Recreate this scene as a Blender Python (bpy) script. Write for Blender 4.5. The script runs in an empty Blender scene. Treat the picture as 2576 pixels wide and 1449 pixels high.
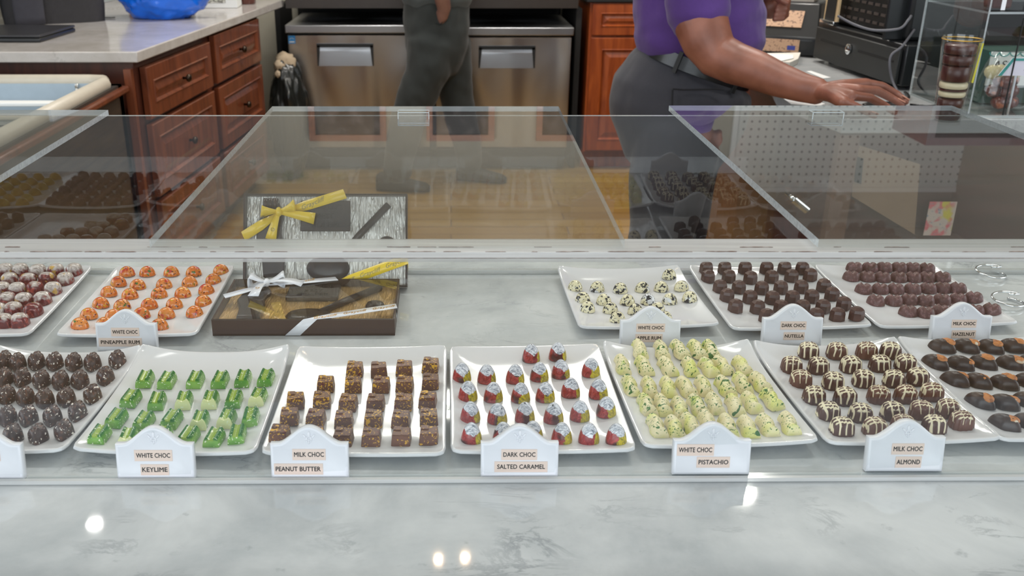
import bpy, bmesh, math, random
from mathutils import Vector, Matrix, noise
R = math.radians; PI = math.pi
random.seed(7)
scene = bpy.context.scene
COL = scene.collection

# ------------------------------------------------------------------ camera, world, lights, exposure
TH = math.atan(963 / 2380); CT, ST = math.cos(TH), math.sin(TH)
PX, PY, FPX, CAMZ = 1135.0, 724.5, 2380.0, 1.42
cd = bpy.data.cameras.new('camera'); cam = bpy.data.objects.new('camera', cd); COL.objects.link(cam)
cam.location = (0, 0, CAMZ); cam.rotation_euler = (PI / 2 - TH, 0, 0)
cd.sensor_fit = 'HORIZONTAL'; cd.sensor_width = 36; cd.lens = FPX / 2576 * 36
cd.shift_x = (1288 - PX) / 2576
cd.clip_start = 0.02; cd.clip_end = 100
cd.dof.use_dof = True; cd.dof.focus_distance = 1.2; cd.dof.aperture_fstop = 11
scene.camera = cam

w = bpy.data.worlds.new('world'); scene.world = w; w.use_nodes = True
wn = w.node_tree.nodes; wn['Background'].inputs[0].default_value = (0.86, 0.93, 1.0, 1); wn['Background'].inputs[1].default_value = 0.62

def area(name, loc, rot, sx, sy, power, color):
    l = bpy.data.lights.new(name, 'AREA'); l.shape = 'RECTANGLE'; l.size = sx; l.size_y = sy; l.energy = power; l.color = color
    o = bpy.data.objects.new(name, l); COL.objects.link(o); o.location = loc; o.rotation_euler = rot
    return o
area('shop_window_daylight', (-0.6, -2.6, 1.75), (R(90), 0, 0), 4.6, 2.2, 105, (0.86, 0.93, 1.0))
area('side_window_daylight', (-3.0, 1.2, 1.9), (R(90), 0, R(-90)), 2.4, 1.6, 34, (0.86, 0.93, 1.0))
area('right_window_daylight', (3.3, 0.7, 1.8), (R(90), 0, R(90)), 2.0, 1.6, 36, (0.88, 0.94, 1.0))
scene.view_settings.view_transform = 'Standard'; scene.view_settings.look = 'None'
scene.view_settings.gamma = 1; scene.view_settings.use_curve_mapping = False
scene.view_settings.exposure = -0.06
scene.cycles.transparent_max_bounces = 40
scene.cycles.max_bounces = 10

# ------------------------------------------------------------------ pixel -> world helpers
def ray(u, v):
    a = (u - PX) / FPX; b = (v - PY) / FPX
    return Vector((a, CT - b * ST, -ST - b * CT))
def atz(u, v, z):
    r = ray(u, v); t = (z - CAMZ) / r.z
    return Vector((r.x * t, r.y * t, z))
def aty(u, v, y):
    r = ray(u, v); t = y / r.y
    return Vector((r.x * t, y, CAMZ + r.z * t))
def zoom(x0, y0, s, pts):
    return [(x0 + x * s, y0 + y * s) for x, y in pts]
def mirror_at(u, v, zp, zc):     # where a ray mirrored in the level plane zp meets the level zc
    p = atz(u, v, zp); r = ray(u, v); t = (zc - zp) / -r.z
    return (p.x + r.x * t, p.y + r.y * t, zc)

# ------------------------------------------------------------------ materials
def new_mat(name):
    m = bpy.data.materials.new(name); m.use_nodes = True
    nt = m.node_tree; b = nt.nodes['Principled BSDF']
    return m, nt, b
def lin(c):
    return tuple(((x / 255) / 12.92 if x / 255 <= 0.04045 else ((x / 255 + 0.055) / 1.055) ** 2.4) for x in c) + (1,)
def simple(name, rgb, rough=0.5, metal=0.0, spec=0.5, coat=0.0, noise_amt=0.08, noise_scale=30, emit=0, bump=0, bscale=200, aniso=0):
    m, nt, b = new_mat(name)
    tc = nt.nodes.new('ShaderNodeTexCoord'); n = nt.nodes.new('ShaderNodeTexNoise')
    n.inputs['Scale'].default_value = noise_scale; n.inputs['Detail'].default_value = 4
    nt.links.new(tc.outputs['Object'], n.inputs['Vector'])
    mx = nt.nodes.new('ShaderNodeMix'); mx.data_type = 'RGBA'
    c = lin(rgb)
    mx.inputs[6].default_value = tuple(x * (1 - noise_amt) for x in c[:3]) + (1,)
    mx.inputs[7].default_value = tuple(min(1, x * (1 + noise_amt)) for x in c[:3]) + (1,)
    nt.links.new(n.outputs['Fac'], mx.inputs[0]); nt.links.new(mx.outputs[2], b.inputs['Base Color'])
    b.inputs['Roughness'].default_value = rough; b.inputs['Metallic'].default_value = metal
    b.inputs['Specular IOR Level'].default_value = spec; b.inputs['Coat Weight'].default_value = coat
    b.inputs['Coat Roughness'].default_value = 0.05
    if aniso: b.inputs['Anisotropic'].default_value = aniso
    if emit:
        b.inputs['Emission Color'].default_value = c; b.inputs['Emission Strength'].default_value = emit
    if bump:
        n2 = nt.nodes.new('ShaderNodeTexNoise'); n2.inputs['Scale'].default_value = bscale
        nt.links.new(tc.outputs['Object'], n2.inputs['Vector'])
        bp = nt.nodes.new('ShaderNodeBump'); bp.inputs['Strength'].default_value = bump; bp.inputs['Distance'].default_value = 0.002
        nt.links.new(n2.outputs['Fac'], bp.inputs['Height']); nt.links.new(bp.outputs['Normal'], b.inputs['Normal'])
    return m
class NT:
    """small node helper"""
    def __init__(s, nt): s.nt = nt
    def n(s, t, **kw):
        x = s.nt.nodes.new(t)
        for k, v in kw.items(): setattr(x, k, v)
        return x
    def l(s, a, b): s.nt.links.new(a, b)
    def math(s, op, a, b=None, clamp=False):
        x = s.n('ShaderNodeMath', operation=op); x.use_clamp = clamp
        for i, q in enumerate((a, b)):
            if q is None: continue
            if isinstance(q, (int, float)): x.inputs[i].default_value = q
            else: s.l(q, x.inputs[i])
        return x.outputs[0]
    def mix(s, fac, a, b):
        x = s.n('ShaderNodeMix', data_type='RGBA')
        for i, q in ((0, fac), (6, a), (7, b)):
            if isinstance(q, (int, float)): x.inputs[i].default_value = q
            elif isinstance(q, tuple): x.inputs[i].default_value = q
            else: s.l(q, x.inputs[i])
        return x.outputs[2]
    def step(s, val, lo, hi):
        x = s.n('ShaderNodeMapRange'); x.clamp = True
        s.l(val, x.inputs[0]); x.inputs[1].default_value = lo; x.inputs[2].default_value = hi
        return x.outputs[0]
    def coords(s, rnd=True):
        tc = s.n('ShaderNodeTexCoord')
        if not rnd: return tc.outputs['Object']
        oi = s.n('ShaderNodeObjectInfo'); m = s.math('MULTIPLY', oi.outputs['Random'], 7.3)
        cb = s.n('ShaderNodeCombineXYZ'); s.l(m, cb.inputs[0]); s.l(m, cb.inputs[1]); s.l(m, cb.inputs[2])
        va = s.n('ShaderNodeVectorMath', operation='ADD'); s.l(tc.outputs['Object'], va.inputs[0]); s.l(cb.outputs[0], va.inputs[1])
        return va.outputs[0]
    def noise(s, vec, scale, detail=3, rough=0.5, dist=0):
        x = s.n('ShaderNodeTexNoise'); x.inputs['Scale'].default_value = scale; x.inputs['Detail'].default_value = detail
        x.inputs['Roughness'].default_value = rough; x.inputs['Distortion'].default_value = dist
        s.l(vec, x.inputs['Vector']); return x.outputs['Fac']
    def rand(s): return s.n('ShaderNodeObjectInfo').outputs['Random']
def wood(name, dark, light, scale=(3, 40, 40), rough=0.35, coat=0.25):
    m, nt, b = new_mat(name); N = NT(nt)
    tc = N.n('ShaderNodeTexCoord'); mp = N.n('ShaderNodeMapping'); mp.inputs['Scale'].default_value = scale
    N.l(tc.outputs['Object'], mp.inputs[0])
    f = N.noise(mp.outputs[0], 1.0, 6, 0.6, 0.6)
    N.l(N.mix(N.step(f, 0.3, 0.72), lin(dark), lin(light)), b.inputs['Base Color'])
    b.inputs['Roughness'].default_value = rough; b.inputs['Coat Weight'].default_value = coat
    return m
def speckled(name, base, layers, rough=0.3, coat=0.0, base2=None, base_scale=60):
    """layers: (rgb, scale, lo, hi) - spots of a colour where a noise passes lo..hi"""
    m, nt, b = new_mat(name); N = NT(nt); v = N.coords()
    col = lin(base)
    if base2: col = N.mix(N.step(N.noise(v, base_scale, 2), 0.4, 0.6), lin(base), lin(base2))
    for rgb, sc, lo, hi in layers:
        col = N.mix(N.step(N.noise(v, sc, 2, 0.5, 0.3), lo, hi), col, lin(rgb))
    N.l(col, b.inputs['Base Color']) if not isinstance(col, tuple) else setattr(b.inputs['Base Color'], 'default_value', col)
    b.inputs['Roughness'].default_value = rough; b.inputs['Coat Weight'].default_value = coat; b.inputs['Coat Roughness'].default_value = 0.08
    return m
def marble(name, lo, hi, vein, rough=0.12):
    m, nt, b = new_mat(name); N = NT(nt); v = N.coords(False)
    cloud = N.noise(v, 6, 8, 0.62, 0.4)
    col = N.mix(N.step(cloud, 0.32, 0.66), lin(lo), lin(hi))
    mp = N.n('ShaderNodeMapping'); mp.inputs['Scale'].default_value = (1, 2.6, 1); mp.inputs['Rotation'].default_value = (0, 0, 0.5); N.l(v, mp.inputs[0])
    ve = N.math('ABSOLUTE', N.math('SUBTRACT', N.noise(mp.outputs[0], 7, 9, 0.68, 0.9), 0.5))
    vm = N.math('MULTIPLY', N.step(ve, 0.03, 0.0), N.step(N.noise(v, 9, 2), 0.5, 0.68))
    col = N.mix(N.math('MULTIPLY', vm, 0.55), col, lin(vein))
    sp = N.step(N.noise(v, 42, 4, 0.6), 0.66, 0.76)
    col = N.mix(N.math('MULTIPLY', sp, 0.4), col, lin(vein))
    N.l(col, b.inputs['Base Color']); b.inputs['Roughness'].default_value = rough
    return m
def acrylic(name, haze=0.02, tint=(0.965, 0.975, 0.97), ior=1.49, gloss=1.0):
    """thin clear sheet: the front face of each sheet carries the mirror share of both its faces"""
    m, nt, b = new_mat(name); N = NT(nt); nt.nodes.remove(b)
    out = nt.nodes['Material Output']
    fr = N.n('ShaderNodeFresnel'); fr.inputs[0].default_value = ior
    geo = N.n('ShaderNodeNewGeometry')
    front = N.math('SUBTRACT', 1.0, geo.outputs['Backfacing'])
    two = N.math('DIVIDE', N.math('MULTIPLY', fr.outputs[0], 2.0), N.math('ADD', fr.outputs[0], 1.0))
    fac = N.math('MULTIPLY', N.math('MULTIPLY', two, front), gloss)
    tr = N.n('ShaderNodeBsdfTransparent'); tr.inputs[0].default_value = tint + (1,)
    gl = N.n('ShaderNodeBsdfGlossy'); gl.inputs['Roughness'].default_value = 0.012
    df = N.n('ShaderNodeBsdfDiffuse'); df.inputs[0].default_value = (0.8, 0.82, 0.82, 1)
    v = N.coords(False)
    scr = N.n('ShaderNodeMapping'); scr.inputs['Scale'].default_value = (220, 6, 6); scr.inputs['Rotation'].default_value = (0, 0, 0.7); N.l(v, scr.inputs[0])
    s1 = N.math('MULTIPLY', N.step(N.noise(scr.outputs[0], 1.0, 3), 0.66, 0.8), haze * 1.6)
    hz = N.math('MULTIPLY', N.math('ADD', s1, N.math('MULTIPLY', N.noise(v, 9, 4), haze * 2)), front)
    a = N.n('ShaderNodeMixShader'); N.l(hz, a.inputs[0]); N.l(tr.outputs[0], a.inputs[1]); N.l(df.outputs[0], a.inputs[2])
    c = N.n('ShaderNodeMixShader'); N.l(fac, c.inputs[0]); N.l(a.outputs[0], c.inputs[1]); N.l(gl.outputs[0], c.inputs[2])
    N.l(c.outputs[0], out.inputs[0])
    return m
def edge_acrylic(name, see=0.35, rgb=(205, 214, 218), rough=0.12, grime=False):
    m, nt, b = new_mat(name); N = NT(nt); out = nt.nodes['Material Output']
    b.inputs['Base Color'].default_value = lin(rgb); b.inputs['Roughness'].default_value = rough
    b.inputs['Coat Weight'].default_value = 0.6; b.inputs['Coat Roughness'].default_value = 0.03
    tr = N.n('ShaderNodeBsdfTransparent'); tr.inputs[0].default_value = (0.93, 0.95, 0.95, 1)
    mx = N.n('ShaderNodeMixShader'); mx.inputs[0].default_value = see
    v = N.coords(False); mp = N.n('ShaderNodeMapping'); mp.inputs['Scale'].default_value = (9, 260, 260); N.l(v, mp.inputs[0])
    N.l(N.math('MULTIPLY', N.math('ADD', N.noise(mp.outputs[0], 1.0, 4), 0.5), see), mx.inputs[0])
    N.l(b.outputs[0], mx.inputs[1]); N.l(tr.outputs[0], mx.inputs[2]); N.l(mx.outputs[0], out.inputs[0])
    return m

M = {}
M['marble'] = marble('display_marble', (170, 176, 179), (208, 212, 213), (118, 124, 130), 0.035)
M['marble_tan'] = marble('worktop_marble', (174, 168, 161), (194, 190, 187), (140, 134, 128), 0.14)
M['porcelain'] = simple('porcelain', (218, 219, 222), 0.12, spec=0.5, noise_amt=0.01)
M['sign_white'] = simple('sign_glaze', (226, 228, 234), 0.25, noise_amt=0.01)
M['tape'] = simple('label_tape', (226, 205, 192), 0.55, noise_amt=0.02)
M['ink'] = simple('label_ink', (22, 22, 28), 0.5)
M['acrylic'] = acrylic('clear_acrylic', 0.004)
M['lid'] = acrylic('scratched_acrylic', 0.022)
M['edge'] = edge_acrylic('acrylic_edge', 0.42)
M['strip'] = edge_acrylic('acrylic_strip', 0.36, (218, 219, 218), 0.16)
M['front_edge'] = edge_acrylic('acrylic_front_edge', 0.55, (206, 206, 204), 0.05)
M['grime'] = speckled('brown_residue', (92, 58, 42), [((140, 120, 110), 90, 0.5, 0.6)], 0.7)
M['cherry'] = wood('cherry_wood', (84, 40, 22), (128, 68, 40), (30, 30, 4))
M['cherry_red'] = wood('red_cherry_wood', (116, 48, 18), (160, 78, 32), (30, 30, 4))
M['dark_wood'] = wood('dark_brown_wood', (32, 26, 22), (64, 52, 42), (4, 4, 60), 0.5)
M['mahogany'] = wood('mahogany', (54, 28, 28), (84, 44, 42), (4, 40, 40), 0.4)
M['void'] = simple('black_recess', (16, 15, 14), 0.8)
M['black'] = simple('black_plastic', (24, 26, 28), 0.35)
M['black_matt'] = simple('matt_black', (20, 21, 22), 0.6)
M['chrome'] = simple('chrome', (225, 228, 230), 0.08, 1.0)
M['pewter'] = simple('dark_pewter', (70, 60, 52), 0.35, 1.0)
M['white_paper'] = simple('white_paper', (228, 230, 228), 0.7, noise_amt=0.02)
M['cream'] = simple('cream_plastic', (196, 188, 172), 0.4)
M['blue_grey'] = simple('pale_blue_grey', (168, 184, 196), 0.3)

# ------------------------------------------------------------------ mesh helpers
def bm_box(bm, c, s, rot=None, taper=1.0):
    vs = []
    for sx in (-1, 1):
        for sy in (-1, 1):
            for sz in (-1, 1):
                k = taper if sz > 0 else 1
                p = Vector((sx * s[0] / 2 * k, sy * s[1] / 2 * k, sz * s[2] / 2))
                if rot is not None: p = rot @ p
                vs.append(bm.verts.new(p + Vector(c)))
    for f in ((0, 1, 3, 2), (4, 6, 7, 5), (0, 4, 5, 1), (2, 3, 7, 6), (0, 2, 6, 4), (1, 5, 7, 3)):
        bm.faces.new([vs[i] for i in f])
    return vs
def bm_loft(bm, rings, cap=True, closed=True):
    vr = [[bm.verts.new(p) for p in ring] for ring in rings]
    n = len(vr[0])
    for a, b in zip(vr, vr[1:]):
        for i in range(n if closed else n - 1):
            j = (i + 1) % n
            bm.faces.new((a[i], a[j], b[j], b[i]))
    if cap:
        bm.faces.new(vr[0][::-1]); bm.faces.new(vr[-1])
    return vr
def bm_tube(bm, pts, rad, seg=10, cap=True):
    pts = [Vector(p) for p in pts]; rings = []
    ref = None
    for i, p in enumerate(pts):
        t = (pts[min(i + 1, len(pts) - 1)] - pts[max(i - 1, 0)]).normalized()
        if ref is None:
            ref = t.orthogonal().normalized()
        ref = (ref - t * ref.dot(t)).normalized(); b = t.cross(ref)
        r = rad[i] if isinstance(rad, (list, tuple)) else rad
        rings.append([p + (ref * math.cos(2 * PI * k / seg) + b * math.sin(2 * PI * k / seg)) * r for k in range(seg)])
    bm_loft(bm, rings, cap)
def bm_lathe(bm, prof, c=(0, 0, 0), seg=32, sx=1, sy=1, cap=True):
    rings = [[Vector((c[0] + r * sx * math.cos(2 * PI * k / seg), c[1] + r * sy * math.sin(2 * PI * k / seg), c[2] + z)) for k in range(seg)] for r, z in prof]
    bm_loft(bm, rings, cap)
def bm_prism(bm, outline, vec):
    """outline: list of 3D points; extruded by vec"""
    a = [Vector(p) for p in outline]; v = Vector(vec)
    bm_loft(bm, [a, [p + v for p in a]])
def bm_grid(bm, f, nu, nv):
    g = [[bm.verts.new(f(i / nu, j / nv)) for j in range(nv + 1)] for i in range(nu + 1)]
    for i in range(nu):
        for j in range(nv):
            bm.faces.new((g[i][j], g[i + 1][j], g[i + 1][j + 1], g[i][j + 1]))
def root_inv(parent):
    m = Matrix.Identity(4); p = parent
    chain = []
    while p is not None: chain.append(p); p = p.parent
    for q in reversed(chain): m = m @ q.matrix_basis
    return m.inverted()
def obj(name, bm, mat, parent=None, smooth=False, bevel=0, seg=2, world=False, solid=0, subsurf=0, angle=None):
    """one mesh object. world=True: bm is in world coordinates"""
    bmesh.ops.recalc_face_normals(bm, faces=bm.faces[:])
    if world and parent is not None: bm.transform(root_inv(parent))
    me = bpy.data.meshes.new(name); bm.to_mesh(me); bm.free()
    for m in (mat if isinstance(mat, (list, tuple)) else [mat]): me.materials.append(m)
    o = bpy.data.objects.new(name, me); COL.objects.link(o)
    if parent is not None: o.parent = parent
    if smooth:
        for p in me.polygons: p.use_smooth = True
        if angle: 
            try: me.set_sharp_from_angle(angle=R(angle))
            except Exception: pass
    if solid:
        s = o.modifiers.new('thickness', 'SOLIDIFY'); s.thickness = solid; s.offset = 0
    if bevel:
        b = o.modifiers.new('bevel', 'BEVEL'); b.width = bevel; b.segments = seg; b.limit_method = 'ANGLE'; b.angle_limit = R(35)
        if not smooth:
            for p in me.polygons: p.use_smooth = True
            try: me.set_sharp_from_angle(angle=R(35))
            except Exception: pass
    if subsurf:
        s = o.modifiers.new('smooth', 'SUBSURF'); s.levels = s.render_levels = subsurf
    return o
def tag(o, label=None, cat=None, group=None, kind=None):
    if label: o['label'] = label
    if cat: o['category'] = cat
    if group: o['group'] = group
    if kind: o['kind'] = kind
    return o
def thing(name, loc, label, cat, group=None, rotz=0):
    o = bpy.data.objects.new(name, None); COL.objects.link(o); o.empty_display_size = 0.05
    o.location = loc; o.rotation_euler = (0, 0, rotz)
    return tag(o, label, cat, group)
def struct(name, bm, mat, **kw): return tag(obj(name, bm, mat, **kw), kind='structure')
def box_obj(name, c, s, mat, parent=None, bevel=0.0, world=True, rot=None):
    bm = bmesh.new(); bm_box(bm, c, s, rot); return obj(name, bm, mat, parent, bevel=bevel, world=world)
def place(o, loc=None, rot=None):
    if loc is not None: o.location = loc
    if rot is not None: o.rotation_euler = rot
    return o
def copy_tree(o, parent=None):
    c = o.copy(); COL.objects.link(c); c.parent = parent
    for ch in list(o.children): copy_tree(ch, c)
    return c
def text_obj(name, body, size, mat, parent, loc, rot=(R(90), 0, 0), bold=0.02, extrude=0.0002, sx=1.0, align='CENTER', shear=0, width=None):
    cu = bpy.data.curves.new(name, 'FONT'); cu.body = body; cu.size = size; cu.align_x = align; cu.align_y = 'CENTER'
    cu.offset = 0; cu.extrude = extrude; cu.resolution_u = 3; cu.shear = shear; cu.space_character = 1.03
    t = bpy.data.objects.new(name, cu); COL.objects.link(t)
    bpy.context.view_layer.update()
    me = bpy.data.meshes.new_from_object(t.evaluated_get(bpy.context.evaluated_depsgraph_get()))
    bpy.data.objects.remove(t); bpy.data.curves.remove(cu)
    me.name = name; me.materials.clear(); me.materials.append(mat)
    if bold > 0.01:      # heavier strokes: the same outline struck three times, slightly shifted
        b2 = bmesh.new()
        for dx, dy in ((-1, 0), (1, 0), (0, .8), (0, -.8)):
            m2 = me.copy(); m2.transform(Matrix.Translation((dx * bold * size * .8, dy * bold * size * .8, 0))); b2.from_mesh(m2); bpy.data.meshes.remove(m2)
        b2.to_mesh(me); b2.free()
    if width:
        xs = [v.co.x for v in me.vertices]; sx = width / max(1e-6, max(xs) - min(xs))
    o = bpy.data.objects.new(name, me); COL.objects.link(o); o.parent = parent; o.location = loc; o.rotation_euler = rot; o.scale = (sx, 1, 1)
    return o
def raised_panel(bm, x0, x1, z0, z1, t=0.02, rail=0.055, y=0.0):
    """cabinet front facing -y, with a raised centre panel"""
    loops = [(0, 0), (0, -t + 0.003), (0.003, -t), (rail, -t), (rail + 0.004, -t - 0.004), (rail + 0.012, -t + 0.009), (rail + 0.02, -t + 0.009), (rail + 0.045, -t + 0.001)]
    rings = []
    for o, d in loops:
        rings.append([Vector((x0 + o, y + d, z0 + o)), Vector((x1 - o, y + d, z0 + o)), Vector((x1 - o, y + d, z1 - o)), Vector((x0 + o, y + d, z1 - o))])
    bm_loft(bm, rings)
def knob(parent, loc, mat, out=(0, -1, 0)):
    bm = bmesh.new(); o = Vector(out); p = Vector(loc)
    prof = [(0.006, 0), (0.005, 0.012), (0.014, 0.018), (0.017, 0.024), (0.013, 0.031), (0.004, 0.034)]
    q = o.to_track_quat('Z', 'Y')
    rings = [[p + q @ Vector((r * math.cos(2 * PI * k / 14), r * math.sin(2 * PI * k / 14), z)) for k in range(14)] for r, z in prof]
    bm_loft(bm, rings)
    return obj('knob', bm, mat, parent, smooth=True)

# ------------------------------------------------------------------ the room
CZ = 0.90          # display counter top
bm = bmesh.new(); bm_box(bm, (0, 2.0, -0.05), (9, 9.2, 0.1))
m, nt, b = new_mat('floor_boards'); N = NT(nt)
tc = N.n('ShaderNodeTexCoord'); br = N.n('ShaderNodeTexBrick'); mp = N.n('ShaderNodeMapping'); mp.inputs['Rotation'].default_value = (0, 0, 0)
N.l(tc.outputs['Object'], mp.inputs[0]); N.l(mp.outputs[0], br.inputs['Vector'])
br.inputs['Color1'].default_value = lin((168, 134, 72)); br.inputs['Color2'].default_value = lin((142, 108, 54)); br.inputs['Mortar'].default_value = lin((90, 62, 32))
br.inputs['Scale'].default_value = 1.0; br.inputs['Brick Width'].default_value = 1.1; br.inputs['Row Height'].default_value = 0.11; br.inputs['Mortar Size'].default_value = 0.003
mp2 = N.n('ShaderNodeMapping'); mp2.inputs['Scale'].default_value = (3, 50, 1); N.l(tc.outputs['Object'], mp2.inputs[0])
N.l(N.mix(N.math('MULTIPLY', N.noise(mp2.outputs[0], 1, 5), 0.45), br.outputs['Color'], lin((104, 78, 40))), b.inputs['Base Color']); b.inputs['Roughness'].default_value = 0.35
struct('floor', bm, m)
bm = bmesh.new(); bm_box(bm, (0, 2.6, 2.95), (9, 8, 0.1)); struct('ceiling', bm, simple('ceiling_paint', (222, 218, 208), 0.9, noise_amt=0.02))
WB = 6.1
M['wall_green'] = simple('grey_green_paint', (170, 165, 150), 0.85, noise_amt=0.03, noise_scale=4)
bm = bmesh.new(); bm_box(bm, (0, WB + 0.05, 1.45), (9, 0.1, 2.9)); struct('wall_back', bm, M['wall_green'])
bm = bmesh.new(); bm_box(bm, (-3.3, 4.0, 1.45), (0.1, 4.2, 2.9)); struct('wall_left', bm, M['wall_green'])
bm = bmesh.new(); bm_box(bm, (3.4, 3.5, 1.45), (0.1, 5.2, 2.9)); struct('wall_right', bm, M['wall_green'])
bm = bmesh.new(); bm_box(bm, (0.0, WB - 0.012, 0.08), (8.9, 0.02, 0.16)); struct('baseboard_back', bm, M['mahogany'])

# pegboards: a white sheet with rows of holes
def pegboard_mat(name, base, hole, pitch, rad, axes):
    m, nt, b = new_mat(name); N = NT(nt); tc = N.n('ShaderNodeTexCoord'); sp = N.n('ShaderNodeSeparateXYZ'); N.l(tc.outputs['Object'], sp.inputs[0])
    ds = []
    for ax in axes:
        q = N.math('MODULO', N.math('ADD', N.math('DIVIDE', sp.outputs[ax], pitch), 200.0), 1.0)
        ds.append(N.math('POWER', N.math('SUBTRACT', q, 0.5), 2.0))
    d = N.math('SQRT', N.math('ADD', ds[0], ds[1]))
    N.l(N.mix(N.step(d, rad / pitch * 1.15, rad / pitch * 0.85), lin(base), lin(hole)), b.inputs['Base Color']); b.inputs['Roughness'].default_value = 0.5
    return m
t = thing('pegboard', (2.62, WB - 0.02, 1.0), 'large white pegboard with dark holes on the back wall', 'pegboard')
bm = bmesh.new(); bm_box(bm, (0, 0, 0.82), (1.55, 0.014, 1.64)); obj('board', bm, pegboard_mat('pegboard_white', (222, 224, 220), (138, 140, 138), 0.05, 0.0075, (0, 2)), t)
bm = bmesh.new()
for zz in (0.01, 1.63): bm_box(bm, (0, -0.003, zz), (1.59, 0.026, 0.03))
for xx in (-0.78, 0.78): bm_box(bm, (xx, -0.003, 0.82), (0.03, 0.026, 1.59))
obj('frame', bm, M['white_paper'], t)

# chalkboards high on the back wall, seen mirrored in the acrylic lids
cb_mat = speckled('chalkboard', (44, 38, 40), [((96, 88, 88), 14, 0.5, 0.75)], 0.8)
for i, (xa, xb, words, nm) in enumerate([(-0.90, -0.44, ('DARK', 'MILK', 'WHITE'), 'left-hand'), (-0.14, 0.26, ('COCOA', 'MOCHA'), 'middle'), (0.57, 1.05, ('BARS', 'TRUFFLES'), 'right-hand')]):
    t = thing('chalkboard', ((xa + xb) / 2, WB - 0.02, 1.76), nm + ' orange-framed chalkboard hung high on the back wall', 'chalkboard', 'chalkboards on the back wall')
    W = xb - xa
    bm = bmesh.new(); bm_box(bm, (0, 0, 0.26), (W, 0.012, 0.52)); obj('slate', bm, cb_mat, t)
    bm = bmesh.new()
    for zz in (0.0, 0.52): bm_box(bm, (0, -0.008, zz), (W + 0.04, 0.03, 0.04))
    for xx in (-W / 2, W / 2): bm_box(bm, (xx, -0.008, 0.26), (0.04, 0.03, 0.48))
    obj('frame', bm, wood('orange_pine%d' % i, (112, 66, 40), (150, 92, 58), (6, 30, 30)), t)

# ------------------------------------------------------------------ display counter (marble) and its acrylic case
YF, YB = 0.792, 1.352        # front and rear panel of the case
ZT = CZ + 0.241
bm = bmesh.new(); bm_box(bm, (0.1, (0.625 + 1.47) / 2, CZ - 0.02), (3.4, 1.47 - 0.625, 0.04))
tag(obj('marble_slab', bm, M['marble'], bevel=0.006), 'long grey-white marble counter top under the chocolate display', 'counter top')
t = thing('display_counter_base', (0.1, 1.0, 0), 'pale grey base beneath the marble display counter', 'counter')
bm = bmesh.new(); bm_box(bm, (0, -0.02, 0.43), (3.3, 0.6, 0.85)); obj('carcass', bm, simple('pale_grey_paint', (186, 184, 178), .6, noise_amt=.03), t)
bm = bmesh.new(); bm_box(bm, (0, -0.01, 0.03), (3.34, 0.66, 0.06)); obj('plinth', bm, M['dark_wood'], t)

case = thing('acrylic_display_case', (0.1, YF, CZ), 'long clear acrylic sneeze guard standing on the marble counter', 'display case')
def sheet(name, bm_fn, mat, parent, edge=True, thin_axis=2):
    """clear sheet: big faces clear, edge faces frosted"""
    bm = bmesh.new(); bm_fn(bm); bmesh.ops.recalc_face_normals(bm, faces=bm.faces[:])
    if edge:
        areas = sorted([f.calc_area() for f in bm.faces]); big = areas[-2] * 0.5
        for f in bm.faces: f.material_index = 0 if f.calc_area() >= big or (mat is M['lid'] and f.normal.y < -.95) else 1
    return obj(name, bm, [mat, M['edge']], parent, world=True)
rotf = Matrix.Rotation(R(0.45), 3, 'Z')
sheet('front_panel', lambda bm: bm_box(bm, (0.1, YF, CZ + 0.1165), (3.3, 0.007, 0.231), rotf), M['acrylic'], case)
sheet('rear_panel', lambda bm: bm_box(bm, (0.1, YB, CZ + 0.1205), (3.3, 0.008, 0.239)), M['acrylic'], case)
bm = bmesh.new(); bm_box(bm, (0.1, YB - 0.008, CZ + 0.004), (3.3, 0.009, 0.006)); obj('glue_bead', bm, M['front_edge'], case, world=True)
bm = bmesh.new(); bm_box(bm, (0.1, YF - 0.01, CZ + 0.003), (3.3, 0.0045, 0.004), rotf); obj('base_strip', bm, M['strip'], case, world=True)
# laminated front rail of three strips
bm = bmesh.new(); bm_box(bm, (0.1, 0.790, ZT - 0.0027), (3.3, 0.036, 0.0054)); obj('front_rail', bm, M['strip'], case, bevel=0.0006, world=True)
bm = bmesh.new(); bm_box(bm, (0.1, 0.788, ZT - 0.0077), (3.3, 0.031, 0.0034)); obj('front_rail', bm, M['front_edge'], case, bevel=0.0006, world=True)
bm = bmesh.new(); bm_box(bm, (0.1, 0.788, ZT - 0.0057), (3.3, 0.030, 0.0005)); obj('glue_seam', bm, M['grime'], case, world=True)
bm = bmesh.new(); rg = random.Random(4)
for zz, y0, dens in ((ZT + 0.0002, 0.7728, .9), (ZT + 0.0002, 0.7850, .5)):
    x = -1.1
    while x < 1.2:
        L_ = rg.uniform(0.004, 0.035); yy = y0 + rg.uniform(-0.0004, 0.0005); hh = rg.uniform(0.0003, 0.0012)
        if rg.random() < dens:
            n_ = max(3, int(L_ / .003)); up = [Vector((x + L_ * i / n_, yy + hh * rg.uniform(.1, 1) * (0 if i in (0, n_) else 1), zz)) for i in range(n_ + 1)]; dn = [Vector((p.x, yy - hh * rg.uniform(.1, .6), zz)) for p in reversed(up)]
            bm_prism(bm, up + dn, (0, 0, .0003))
        x += L_ + rg.uniform(0, 0.02 / dens)
rl_ = obj('residue_line', bm, M['grime'], case, world=True); rl_['label'] = 'brown residue along the front rail seam'; rl_['kind'] = 'stuff'

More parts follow.
